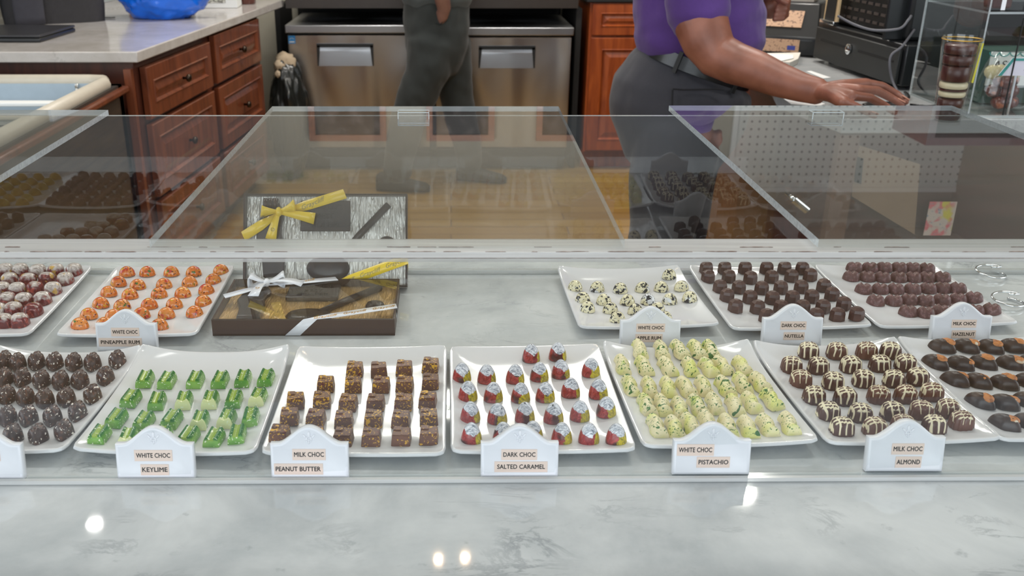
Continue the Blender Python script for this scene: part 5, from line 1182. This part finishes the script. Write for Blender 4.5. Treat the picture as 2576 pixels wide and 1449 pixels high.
# box with lettered label and the rest inside the cabinet
bx = thing('sweet_box', (1.545, Y1 - .10, RZ + .006), 'green and white box lettered ASSORTED SOLIDS inside acrylic cabinet', 'box')
bm = bmesh.new(); bm_box(bm, (0, 0, .066), (.36, .10, .132)); bxb = obj('carton', bm, simple('dark_green_card', (44, 74, 66), .5), bx)
bm = bmesh.new(); bm_box(bm, (0, -.0505, .088), (.355, .001, .085)); lb = obj('label_panel', bm, simple('label_white', (204, 210, 206), .5), bxb)
text_obj('lettering', 'ASSORTED SOLIDS', .026, M['ink'], lb, (-.045, -.0515, .098), bold=.004, shear=.25, extrude=.0002, width=.25); text_obj('lettering', 'dark', .014, M['ink'], lb, (-.06, -.0515, .068), bold=0, shear=.3, extrude=.0002)
bm = bmesh.new()
for k in range(14):
    bm_tube(bm, [(-.17 + .0262 * k + .012 * math.cos(R(180 + 18 * j)), -.052, .121 + .010 * math.sin(R(180 + 18 * j)) + .008) for j in range(11)], .0013, 5)
obj('scalloped_trim', bm, simple('teal_print', (54, 140, 136), .5), lb)
gp = thing('green_packet', (1.66, Y1 - .10, RZ + .1385), 'olive green packet lying on the lettered sweet box', 'packet')
bm = bmesh.new(); soft_box(bm, 0, 0, .0003, .18, .09, .03, 6, 24); obj('wrapper', bm, simple('olive_film', (110, 116, 40), .4), gp, smooth=True)
cell = acrylic('cellophane', .02)
for i, (u, v, lab) in enumerate([(2495, 245, 'clear bag of brown and cream sweets, left one in acrylic cabinet'), (2650, 250, 'clear bag of brown sweets at right edge of the acrylic cabinet')]):
    c = on(u, v + 30); s_ = thing('sweet_bag', (c.x, Y0 + .085, RZ + .0056), lab, 'bag of sweets', 'bags of sweets')
    bm = bmesh.new(); rr = random.Random(i)
    for k in range(16):
        b2 = bmesh.new(); bmesh.ops.create_icosphere(b2, subdivisions=2, radius=.017)
        off = Vector((rr.uniform(-.038, .038), rr.uniform(-.02, .02), .018 + (k // 6) * .026))
        for vt in b2.verts: vt.co += off
        tmn = bpy.data.meshes.new('t'); b2.to_mesh(tmn); b2.free(); bm.from_mesh(tmn); bpy.data.meshes.remove(tmn)
    o = obj('sweets', bm, speckled('brown_sweets%d' % i, (84, 40, 32), [((150, 86, 60), 40, .55, .65)], .25), s_, smooth=True); o['kind'] = 'stuff'
    bm = bmesh.new()
    for k in range(4):
        b2 = bmesh.new(); bmesh.ops.create_icosphere(b2, subdivisions=2, radius=.018)
        for vt in b2.verts: vt.co += Vector((-.034 + .022 * k, .004 * k, .092))
        tmn = bpy.data.meshes.new('t'); b2.to_mesh(tmn); b2.free(); bm.from_mesh(tmn); bpy.data.meshes.remove(tmn)
    o = obj('cream_sweets', bm, simple('cream_sweet', (186, 176, 136), .3), s_, smooth=True); o['kind'] = 'stuff'
    bm = bmesh.new(); soft_box(bm, 0, 0, .0002, .125, .085, .14, 10, 40, .05, 2.0 * i, .55, 3); obj('film', bm, [cell], s_, smooth=True)
tg = thing('tent_card', (1.60, Y0 + .016, RZ + .0056), 'white tent card with teal scalloped edge in the acrylic cabinet', 'tent card')
tg.location.x = aty(2560, 170, Y0 + .016).x
bm = bmesh.new(); zc_ = aty(2560, 190, Y0 + .016).z - RZ - .0056; bm_box(bm, (0, 0, zc_ / 2), (.004, .004, zc_)); obj('stem', bm, M['chrome'], tg)
bm = bmesh.new(); bm_prism(bm, [(-.045, -.003, zc_), (.05, -.003, zc_), (.05, -.003, zc_ + .042), (-.018, -.003, zc_ + .042)], (0, .002, 0)); cdp = obj('card', bm, simple('pale_lilac_card', (206, 206, 220), .5), tg)
bm = bmesh.new(); bm_prism(bm, [(-.045, -.0036, zc_), (-.036, -.0036, zc_), (-.010, -.0036, zc_ + .042), (-.018, -.0036, zc_ + .042)], (0, .0005, 0)); bm_box(bm, (.012, -.0035, zc_ + .038), (.06, .0006, .006)); obj('teal_trim', bm, simple('teal_print2', (54, 140, 136), .5), cdp)
text_obj('lettering', 'A', .024, M['ink'], cdp, (.022, -.0034, zc_ + .020), bold=0, shear=.25)
# box on the upper shelf
ub = thing('clear_gift_box', (1.302, Y0 + .06, ztop + .0042), 'small clear box of dark chocolates on the cabinet shelf', 'gift box')
bm = bmesh.new(); bm_box(bm, (0, 0, .04), (.085, .07, .08)); obj('clear_box', bm, [M['acrylic']], ub)
bm = bmesh.new(); bm_box(bm, (0, 0, .037), (.045, .05, .07)); obj('contents', bm, dk, ub, bevel=.006)
bm = bmesh.new(); bm_box(bm, (-.005, -.0365, .04), (.010, .001, .08)); obj('ribbon', bm, M['ribbon_white'], ub)
su = thing('shelf_unit', (2.35, 3.75, RZ + .0005), 'dark brown shelf unit standing on the cash counter behind the acrylic cabinet', 'shelf')
bm = bmesh.new()
for xx in (-.50, .50): bm_box(bm, (xx, 0, .40), (.03, .30, .80))
obj('side_boards', bm, M['mahogany'], su)
bm = bmesh.new(); bm_box(bm, (0, .145, .40), (.97, .012, .80)); obj('back_board', bm, M['void'], su)
for zz in (.015, .27, .53, .785): bm = bmesh.new(); bm_box(bm, (0, -.01, zz), (.97, .28, .03)); obj('shelf_board', bm, M['mahogany'], su)
# things seen low on the right through the lid: leaflet on the cabinet front, orange stool, glass jar
lf = thing('leaflet', tuple(aty(2365, 550, 2.312)), 'pink and yellow leaflet stuck on the cash counter front', 'leaflet'); 
bm = bmesh.new(); bm_box(bm, (0, 0, 0), (.07, .002, .09)); lfb = obj('printed_sheet', bm, speckled('leaflet_print', (216, 200, 190), [((226, 110, 120), 34, .5, .6), ((220, 206, 60), 26, .52, .6), ((120, 150, 170), 80, .62, .7)], .6), lf)

# ------------------------------------------------------------------ people
def limb(bm, secs, seg=20, ref=(0, 1, 0)):
    """secs: (point, half width across, half depth)"""
    P_ = [Vector(s[0]) for s in secs]; rings = []; ref = Vector(ref)
    n = len(P_)
    for i, (p, s) in enumerate(zip(P_, secs)):
        t = (P_[min(i + 1, n - 1)] - P_[max(i - 1, 0)]).normalized()
        a1 = t.cross(ref).normalized(); a2 = a1.cross(t).normalized()
        def ringat(c, k): return [c + a1 * (s[1] * k * math.cos(2 * PI * j / seg)) + a2 * (s[2] * k * math.sin(2 * PI * j / seg)) for j in range(seg)]
        m_ = min(s[1], s[2])
        if i == 0: rings += [ringat(p - t * m_ * .72, .45), ringat(p - t * m_ * .45, .8)]
        rings.append(ringat(p, 1))
        if i == n - 1: rings += [ringat(p + t * m_ * .45, .8), ringat(p + t * m_ * .72, .45)]
    bm_loft(bm, rings)
def ball(bm, c, r, rot=None):
    b2 = bmesh.new(); bmesh.ops.create_icosphere(b2, subdivisions=3, radius=1)
    for vt in b2.verts:
        p = Vector((vt.co.x * r[0], vt.co.y * r[1], vt.co.z * r[2])); p = rot @ p if rot is not None else p; vt.co = p + Vector(c)
    tm = bpy.data.meshes.new('t'); b2.to_mesh(tm); b2.free(); bm.from_mesh(tm); bpy.data.meshes.remove(tm)
def fuse(name, bm, mat, parent, voxel, smooth=6, wrinkle=0, wsc=(9, 9, 9), clip=None):
    """one continuous surface out of overlapping limbs (world coordinates)"""
    bmesh.ops.recalc_face_normals(bm, faces=bm.faces[:])
    me = bpy.data.meshes.new('raw'); bm.to_mesh(me); bm.free(); o = bpy.data.objects.new('raw', me); COL.objects.link(o)
    md = o.modifiers.new('r', 'REMESH'); md.mode = 'VOXEL'; md.voxel_size = voxel
    if smooth: s = o.modifiers.new('s', 'SMOOTH'); s.iterations = smooth; s.factor = .5
    bpy.context.view_layer.update()
    m2 = bpy.data.meshes.new_from_object(o.evaluated_get(bpy.context.evaluated_depsgraph_get())); bpy.data.objects.remove(o); bpy.data.meshes.remove(me)
    m2.name = name; m2.materials.clear(); m2.materials.append(mat)
    if wrinkle:
        nr = [v.normal.copy() for v in m2.vertices]
        for v, n in zip(m2.vertices, nr):
            q_ = Vector((v.co.x * wsc[0], v.co.y * wsc[1], v.co.z * wsc[2]))
            v.co += n * wrinkle * (noise.noise(q_) + .5 * noise.noise(q_ * 2.1))
    m2.transform(root_inv(parent))
    for p in m2.polygons: p.use_smooth = True
    o = bpy.data.objects.new(name, m2); COL.objects.link(o); o.parent = parent; return o
def sec(u, v, Y, hw, dep):
    p = aty(u, v, Y); k = p.y / ray(u, v).y / FPX
    return (p, hw * k, dep)
def secr(u, v, Y, hw): 
    s = sec(u, v, Y, hw, 0); return (s[0], s[1], s[1])
def skin_mat(name, a_, b_, rough=.45):
    m, nt, b = new_mat(name); N = NT(nt); v = N.coords(False)
    N.l(N.mix(N.step(N.noise(v, 14, 4), .35, .65), lin(a_), lin(b_)), b.inputs['Base Color']); b.inputs['Roughness'].default_value = rough
    b.inputs['Subsurface Weight'].default_value = .08; b.inputs['Subsurface Radius'].default_value = (.01, .004, .002); return m
def fabric(name, rgb, rough=.85):
    m = simple(name, rgb, rough, noise_amt=.12, noise_scale=120, bump=.25, bscale=900)
    m.node_tree.nodes['Principled BSDF'].inputs['Sheen Weight'].default_value = .15; return m
def head(bm, c, yaw, pitch=0, k=1.0):
    """skull, jaw, nose, ears; local +x is the way the face looks"""
    Rm = Matrix.Rotation(yaw, 3, 'Z') @ Matrix.Rotation(pitch, 3, 'Y'); c = Vector(c)
    def b(p, r): ball(bm, c + Rm @ (Vector(p) * k), tuple(x * k for x in r), Rm)
    b((0, 0, .02), (.098, .078, .105)); b((.035, 0, -.055), (.062, .058, .062)); b((.055, 0, -.095), (.028, .03, .022)); b((.098, 0, -.018), (.020, .013, .026)); b((.108, 0, -.032), (.014, .016, .011))
    b((.082, 0, -.062), (.018, .026, .008)); b((.082, 0, -.076), (.016, .022, .009)); b((.082, 0, .022), (.018, .055, .010))
    for s in (-1, 1): b((0, s * .078, -.012), (.022, .010, .034))
    return Rm
def eyes(parent, c, Rm, k=1.0):
    for s in (-1, 1):
        bm = bmesh.new(); ball(bm, Vector(c) + Rm @ (Vector((.0765, s * .032, .0)) * k), (.011, .012, .010)); e = obj('eye', bm, M['eye'], parent, world=True, smooth=True)
        bm = bmesh.new(); ball(bm, Vector(c) + Rm @ (Vector((.0868, s * .032, .0)) * k), (.002, .005, .005), Rm); obj('iris', bm, M['black'], e, world=True, smooth=True)
M['eye'] = simple('eye_white', (226, 220, 212), .2)
def finger(bm, pts, r0, r1):
    n = len(pts); limb(bm, [(p, r0 + (r1 - r0) * i / (n - 1), (r0 + (r1 - r0) * i / (n - 1)) * .95) for i, p in enumerate(pts)], 12, (0, .3, 1))
def shoe(name, c, yaw, L, mat, parent):
    bm = bmesh.new(); Rm = Matrix.Rotation(yaw, 3, 'Z'); rings = []
    prof = [(-.50, .030, .085), (-.42, .042, .10), (-.2, .045, .085), (.0, .046, .070), (.22, .050, .055), (.40, .044, .044), (.49, .024, .030)]
    for x, wv, h in prof:
        ring = []
        for j in range(16):
            a = 2 * PI * j / 16; yy = wv * math.copysign(abs(math.cos(a)) ** .7, math.cos(a)); zz = h / 2 + h / 2 * math.copysign(abs(math.sin(a)) ** .7, math.sin(a))
            ring.append(Vector(c) + Rm @ Vector((x * L, yy, zz + .001)))
        rings.append(ring)
    bm_loft(bm, rings); return obj(name, bm, mat, parent, world=True, smooth=True, angle=60)

# --- cashier: bends to the right over the cash counter, right hand on the mouse
WSKIN = skin_mat('deep_brown_skin', (116, 70, 54), (144, 92, 74)); 
wp = thing('person', (.66, 2.82, 0), 'person in purple polo and charcoal trousers leaning over the cash counter', 'person')
bm = bmesh.new()
limb(bm, [sec(1742, 150, 2.85, 128, .145), sec(1728, 180, 2.85, 150, .165), sec(1717, 215, 2.85, 172, .185), sec(1711, 260, 2.85, 176, .19), sec(1705, 305, 2.85, 168, .185), sec(1698, 345, 2.85, 150, .17)], 32)
for side, pts in ((0, [(.675, 2.77, .80, .135), (.655, 2.75, .66, .122), (.640, 2.75, .48, .098), (.630, 2.77, .26, .088), (.625, 2.78, .06, .082)]), (1, [(.71, 2.93, .80, .13), (.735, 2.94, .66, .118), (.745, 2.95, .48, .096), (.735, 2.97, .26, .086), (.73, 2.98, .06, .082)])):
    limb(bm, [((x, y, z), r, r) for x, y, z, r in pts], 20)
tr_ = fuse('trousers', bm, fabric('charcoal_trousers', (50, 50, 57)), wp, .009, 5, .006, (10, 10, 7))
# pocket welts and seam
bm = bmesh.new()
def surf_line(pts, Y, r=.0022): bm_tube(bm, [aty(u, v, Y) for u, v in pts], r, 6)
surf_line([(1692, 224), (1720, 226), (1760, 225), (1800, 224), (1822, 226)], 2.661); surf_line([(1692, 226), (1691, 250), (1690, 285)], 2.660)
obj('pocket_seam', bm, simple('dark_seam_thread', (32, 32, 36), .9), tr_, world=True)
bm = bmesh.new()
limb(bm, [sec(1738, 163, 2.85, 132, .15), sec(1745, 140, 2.85, 148, .165), sec(1756, 95, 2.85, 163, .178), sec(1757, 45, 2.85, 162, .178), sec(1752, 0, 2.85, 157, .172), sec(1756, -80, 2.84, 158, .17), sec(1770, -165, 2.84, 150, .19), sec(1780, -240, 2.83, 118, .18), sec(1785, -278, 2.82, 84, .14), sec(1788, -302, 2.82, 50, .07)], 32)
limb(bm, [secr(1768, -225, 2.72, 66), secr(1757, -110, 2.66, 78), secr(1753, 0, 2.63, 80), sec(1757, 44, 2.62, 76, .083)], 24)
limb(bm, [secr(1795, -225, 2.95, 62), secr(1812, -110, 3.02, 70), secr(1830, -20, 3.03, 70)], 24)
sh_ = fuse('polo_shirt', bm, fabric('purple_polo', (72, 41, 112)), wp, .008, 3, .010, (9, 7, 12))
bm = bmesh.new(); c_, t1 = aty(1788, -298, 2.82), Vector((.15, 0, 1)).normalized()
bm_lathe(bm, [(.066, -.02), (.076, -.005), (.070, .022), (.064, .022), (.066, -.01)], tuple(c_), 28); obj('collar', bm, M.setdefault('polo', fabric('purple_collar', (76, 40, 118))), sh_, world=True, smooth=True)
# belt: tilted band
bc = aty(1748, 160, 2.85); kk = bc.y / ray(1748, 160).y / FPX; bx = (aty(1884, 208, 2.85) - aty(1612, 112, 2.85)).normalized(); bn = Vector((-bx.z, 0, bx.x)); by = Vector((0, 1, 0))
bm = bmesh.new(); rings = []
for off, k in ((-.020, 1.0), (-.019, 1.012), (.019, 1.012), (.020, 1.0)):
    rings.append([bc + bn * off + bx * (145 * kk * k * math.cos(a)) + by * (.182 * k * math.sin(a)) for a in [2 * PI * j / 64 for j in range(64)]])
bm_loft(bm, rings, cap=False); blt = obj('belt', bm, simple('black_leather', (16, 17, 20), .3, coat=.15), wp, world=True, smooth=True, angle=50)
for a in (R(-122), R(-60), R(-170)):
    p = bc + bx * (147 * kk * math.cos(a)) + by * (.185 * math.sin(a)); tdir = (bx * -math.sin(a) + by * math.cos(a)).normalized(); rdir = (bx * math.cos(a) + by * math.sin(a)).normalized()
    rings = [[p + tdir * sx * .006 + rdir * .004 * sr + bn * z for sx, sr in ((-1, -1), (1, -1), (1, 1), (-1, 1))] for z in (-.032, .028)]
    bm = bmesh.new(); bm_loft(bm, rings); obj('belt_loop', bm, M['black_matt'], tr_, world=True)
# the body itself: one skin surface with both arms and hands
bm = bmesh.new()
limb(bm, [sec(1712, 260, 2.85, 110, .11), sec(1740, 150, 2.85, 110, .11), sec(1757, 40, 2.85, 118, .12), sec(1762, -90, 2.84, 120, .12), sec(1780, -240, 2.83, 90, .13), sec(1788, -302, 2.82, 46, .055), sec(1792, -352, 2.82, 45, .052)], 24)
for x, y in ((.655, 2.765), (.735, 2.95)): limb(bm, [((x + .02, y, .84), .09, .09), ((x, y, .50), .055, .055), ((x - .01, y + .01, .10), .036, .036)], 16)
limb(bm, [secr(1775, -205, 2.75, 50), secr(1758, -90, 2.66, 60), secr(1756, 10, 2.63, 66), secr(1764, 60, 2.61, 67), secr(1780, 104, 2.59, 63), secr(1806, 140, 2.57, 56), secr(1850, 160, 2.54, 52), secr(1905, 178, 2.50, 48), secr(1965, 203, 2.455, 42), secr(2020, 221, 2.415, 36), sec(2062, 231, 2.39, 33, .025)], 24)
hk = [atz(2180, 210, .997), atz(2160, 226, 1.001), atz(2144, 241, .996), atz(2122, 258, .984)]
wr = aty(2062, 231, 2.39)
for k_, h_ in enumerate(hk): limb(bm, [(wr + Vector((0, .016 - .010 * k_, 0)), .022, .019), (wr * .5 + h_ * .5 + Vector((0, 0, .004)), .0185, .0175), (h_, .0145, .0145)], 14, (0, .2, 1))
finger(bm, [hk[0], atz(2220, 217, .988), atz(2258, 238, .968), atz(2280, 257, .955)], .0134, .0090)
finger(bm, [hk[1], atz(2206, 228, .994), atz(2243, 247, .971), atz(2270, 263, .956)], .0138, .0092)
finger(bm, [hk[2], atz(2188, 246, .988), atz(2226, 266, .966), atz(2252, 284, .952)], .0130, .0088)
finger(bm, [hk[3], atz(2150, 266, .976), atz(2178, 281, .962), atz(2202, 293, .952)], .0116, .0080)
finger(bm, [wr * .6 + hk[0] * .4 + Vector((0, .012, -.014)), atz(2150, 214, .964), atz(2190, 219, .956), atz(2222, 230, .952)], .0125, .0088)
# left arm and curled hand in front of the chest
limb(bm, [secr(1798, -205, 2.96, 48), secr(1820, -90, 3.03, 54), secr(1850, 0, 3.05, 52), secr(1868, 25, 3.02, 46), secr(1895, 24, 2.97, 38), secr(1915, 20, 2.93, 29)], 20)
lh = aty(1938, 18, 2.90); limb(bm, [(aty(1912, 20, 2.93), .032, .026), (lh, .036, .024), (aty(1952, 14, 2.895), .033, .018)], 18)
for k_ in range(4):
    kn = aty(1957 + 3 * k_, -12 + 16 * k_, 2.885); m1 = aty(1986 - k_ * 2, -4 + 14 * k_, 2.865); m2 = aty(1978 - 3 * k_, 12 + 12 * k_, 2.845); m3 = aty(1955 - 3 * k_, 16 + 11 * k_, 2.845)
    finger(bm, [kn, m1, m2, m3], .0102 - .0006 * k_, .0074)
finger(bm, [aty(1925, 0, 2.90), aty(1945, -10, 2.86), aty(1966, 0, 2.835), aty(1980, 8, 2.83)], .014, .009)
hc = aty(1800, -402, 2.82); HR = head(bm, hc, R(-8), R(22))
bd_ = fuse('body', bm, WSKIN, wp, .0042, 4)
eyes(wp, hc, HR)
bm = bmesh.new(); ball(bm, hc + HR @ Vector((-.022, 0, .035)), (.100, .086, .098), HR); ball(bm, hc + HR @ Vector((-.115, 0, .05)), (.05, .05, .05), HR); fuse('hair', bm, simple('black_hair', (22, 18, 18), .5, noise_amt=.3, noise_scale=200), wp, .008, 3, .006, (60, 60, 20))
# fingernails
nail_m = simple('pale_nail', (176, 124, 104), .3)
for (u, v, z, u2, v2, z2) in ((2283, 254, .958, 2270, 245, .966), (2272, 260, .960, 2258, 252, .967), (2254, 282, .956, 2243, 275, .961), (2204, 290, .955, 2195, 286, .960)):
    bm = bmesh.new(); a, b2_ = atz(u, v, z), atz(u2, v2, z2); limb(bm, [(b2_ + Vector((0, 0, .004)), .0045, .0022), (a + Vector((.004, 0, .003)), .0042, .0018)], 10, (0, 0, 1)); obj('fingernail', bm, nail_m, bd_, world=True, smooth=True)
for x, y in ((.66, 2.78), (.765, 2.98)): shoe('shoe', (x, y, 0), R(-5), .25, M['black'], wp)

# --- standing man in the back, right hand in pocket
MSKIN = skin_mat('ruddy_brown_skin', (120, 88, 78), (142, 106, 94))
mn = thing('person', (-.08, 4.95, 0), 'person in dark trousers standing before the fridges, hand in pocket', 'person')
bm = bmesh.new()
limb(bm, [sec(1098, -22, 4.95, 80, .135), sec(1098, 20, 4.95, 83, .145), sec(1098, 70, 4.95, 82, .15), sec(1097, 120, 4.95, 76, .145), sec(1096, 150, 4.95, 70, .13)], 28)
limb(bm, [secr(1087, 110, 4.90, 63), secr(1076, 180, 4.88, 56), secr(1053, 235, 4.87, 49), secr(1030, 290, 4.87, 46), secr(1012, 350, 4.88, 42), sec(1003, 400, 4.89, 37, .075), sec(1000, 436, 4.90, 36, .075)], 22)
limb(bm, [secr(1132, 110, 5.02, 55), secr(1142, 180, 5.04, 46), secr(1146, 235, 5.05, 42), secr(1158, 290, 5.06, 40), secr(1172, 345, 5.07, 36), sec(1180, 392, 5.08, 33, .07), sec(1182, 414, 5.08, 33, .07)], 22)
mt_ = fuse('trousers', bm, fabric('dark_green_grey_trousers', (38, 43, 42)), mn, .010, 3, .008, (13, 6, 8))
bm = bmesh.new(); limb(bm, [sec(1099, -2, 4.95, 88, .155), sec(1100, -60, 4.95, 88, .155), sec(1103, -130, 4.95, 96, .15), sec(1106, -200, 4.95, 88, .19), sec(1108, -232, 4.95, 60, .15), sec(1109, -250, 4.95, 30, .07)], 28)
limb(bm, [secr(1100, -205, 4.80, 38), secr(1092, -150, 4.75, 40), secr(1090, -100, 4.74, 38)], 18); limb(bm, [secr(1108, -205, 5.10, 38), secr(1110, -150, 5.15, 40), secr(1112, -100, 5.16, 38)], 18)
fuse('shirt', bm, fabric('grey_green_shirt', (70, 76, 76)), mn, .011, 4, .008, (7, 7, 9))
bm = bmesh.new()
limb(bm, [sec(1098, 60, 4.95, 55, .10), sec(1100, -60, 4.95, 60, .11), sec(1105, -200, 4.95, 60, .14), sec(1109, -250, 4.95, 27, .055), sec(1112, -285, 4.95, 26, .052)], 20)
for pts in ([(1085, 110, 4.90, 40), (1050, 240, 4.87, 30), (1003, 420, 4.89, 18)], [(1132, 110, 5.02, 38), (1148, 240, 5.05, 28), (1182, 410, 5.08, 18)]): limb(bm, [secr(*p) for p in pts], 14)
limb(bm, [secr(1100, -195, 4.82, 26), secr(1091, -120, 4.745, 25), secr(1092, -70, 4.735, 23), secr(1104, -35, 4.74, 22), sec(1112, -5, 4.765, 20, .034), sec(1117, 20, 4.785, 18, .026), sec(1113, 44, 4.805, 14, .022), sec(1109, 56, 4.82, 8, .018)], 18)
for k_ in range(4): finger(bm, [aty(1117 - 5 * k_, 30, 4.80), aty(1113 - 4 * k_, 52, 4.84), aty(1108 - 3 * k_, 70, 4.87)], .011, .008)
finger(bm, [aty(1126, 10, 4.785), aty(1128, 24, 4.79), aty(1122, 40, 4.81)], .012, .009)
limb(bm, [secr(1108, -195, 5.08, 26), secr(1111, -120, 5.15, 25), secr(1113, -60, 5.17, 22), secr(1118, -10, 5.15, 19), secr(1122, 25, 5.13, 16)], 16)
lhp = aty(1124, 40, 5.13); ball(bm, lhp, (.04, .025, .05))
for k_ in range(4): finger(bm, [lhp + Vector((-.02 + .014 * k_, 0, -.035)), lhp + Vector((-.02 + .014 * k_, -.01, -.075)), lhp + Vector((-.02 + .013 * k_, -.02, -.10))], .010, .007)
finger(bm, [lhp + Vector((.035, -.01, .01)), lhp + Vector((.05, -.02, -.02)), lhp + Vector((.048, -.03, -.05))], .011, .008)
mh = aty(1116, -335, 4.95); HR = head(bm, mh, R(-10), R(8))
fuse('body', bm, MSKIN, mn, .006, 4); eyes(mn, mh, HR)
bm = bmesh.new(); ball(bm, mh + HR @ Vector((-.020, 0, .042)), (.102, .086, .092), HR); fuse('hair', bm, simple('dark_hair', (26, 22, 20), .6), mn, .008, 3, .006, (50, 50, 50))
bm = bmesh.new(); bm_tube(bm, [aty(1128, 14, 4.778), aty(1122, 42, 4.792), aty(1108, 62, 4.80), aty(1096, 58, 4.80)], .0028, 6); obj('pocket_edge', bm, simple('dark_pocket_edge', (34, 38, 38), .9), mt_, world=True)
s1 = aty(1015, 455, 4.90); shoe('shoe', (s1.x, 4.90, 0), R(-6), .29, M['black_matt'], mn); s2 = aty(1212, 425, 5.08); shoe('shoe', (s2.x, 5.08, 0), R(-12), .28, M['black_matt'], mn)

# ------------------------------------------------------------------ ceiling lamps (their reflections show in the marble) and added fill panels
def ceiling_lamp(u, v, r, power, col, label, strength):
    x, y, z = mirror_at(u, v, CZ, 2.895)
    t = thing('ceiling_lamp', (x, y, 2.9), label, 'ceiling lamp', 'recessed ceiling lamps')
    bm = bmesh.new(); bm_lathe(bm, [(r, -.012), (r * 1.25, -.012), (r * 1.3, -.002), (r, -.002)], (0, 0, 0), 32); obj('trim_ring', bm, M['white_paper'], t, smooth=True, angle=40)
    bm = bmesh.new(); bm_lathe(bm, [(r * .98, -.006), (.001, -.006)], (0, 0, 0), 32, cap=False); em = simple('lamp_glow', (255, 255, 255), .5)
    e = em.node_tree.nodes['Principled BSDF']; e.inputs['Emission Color'].default_value = col + (1,); e.inputs['Emission Strength'].default_value = strength
    obj('glowing_disc', bm, em, t)
    l = bpy.data.lights.new('lamp_light', 'AREA'); l.shape = 'DISK'; l.size = r * 2; l.energy = power; l.color = col
    lo = bpy.data.objects.new('lamp_light', l); COL.objects.link(lo); lo.location = (x, y, 2.87)
ceiling_lamp(1870, 1250, .042, 22, (1.0, .95, .88), 'recessed ceiling lamp above the cashier', 14)
ceiling_lamp(240, 1330, .030, 2.0, (1.0, .97, .92), 'recessed ceiling lamp above the left worktop', 6)
ceiling_lamp(1103, 1420, .012, 1.6, (1.0, .70, .46), 'left one of two small warm ceiling spots above the aisle', 14)
ceiling_lamp(1170, 1415, .012, 1.6, (1.0, .70, .46), 'right one of two small warm ceiling spots above the aisle', 14)
def fill_panel(x, y, sx, sy, power, col, label):  # unseen panel added overhead purely as fill light, not a known shop fitting
    t = thing('fill_panel', (x, y, 2.9), label, 'ceiling lamp', 'added fill light panels')
    bm = bmesh.new()
    for d in (-1, 1): bm_box(bm, (0, d * sy / 2, -.012), (sx + .04, .03, .022)); bm_box(bm, (d * sx / 2, 0, -.012), (.03, sy - .03, .022))
    obj('frame', bm, M['white_paper'], t)
    bm = bmesh.new(); bm_box(bm, (0, 0, -.006), (sx - .03, sy - .03, .006)); em = simple('fill_glow', (240, 240, 240), .5); e = em.node_tree.nodes['Principled BSDF']; e.inputs['Emission Color'].default_value = col + (1,); e.inputs['Emission Strength'].default_value = 3
    obj('diffuser', bm, em, t); area('fill_light', (x, y, 2.875), (0, 0, 0), sx, sy, power, col)
fill_panel(-1.2, 2.0, 1.2, .3, 15, (1.0, .98, .95), 'left added fill light panel above the counter aisle')
fill_panel(.9, 2.0, 1.2, .3, 15, (1.0, .98, .95), 'right added fill light panel above the counter aisle')
fill_panel(.0, 4.5, 1.6, .3, 52, (1.0, .96, .90), 'rear added fill light panel before the fridges')
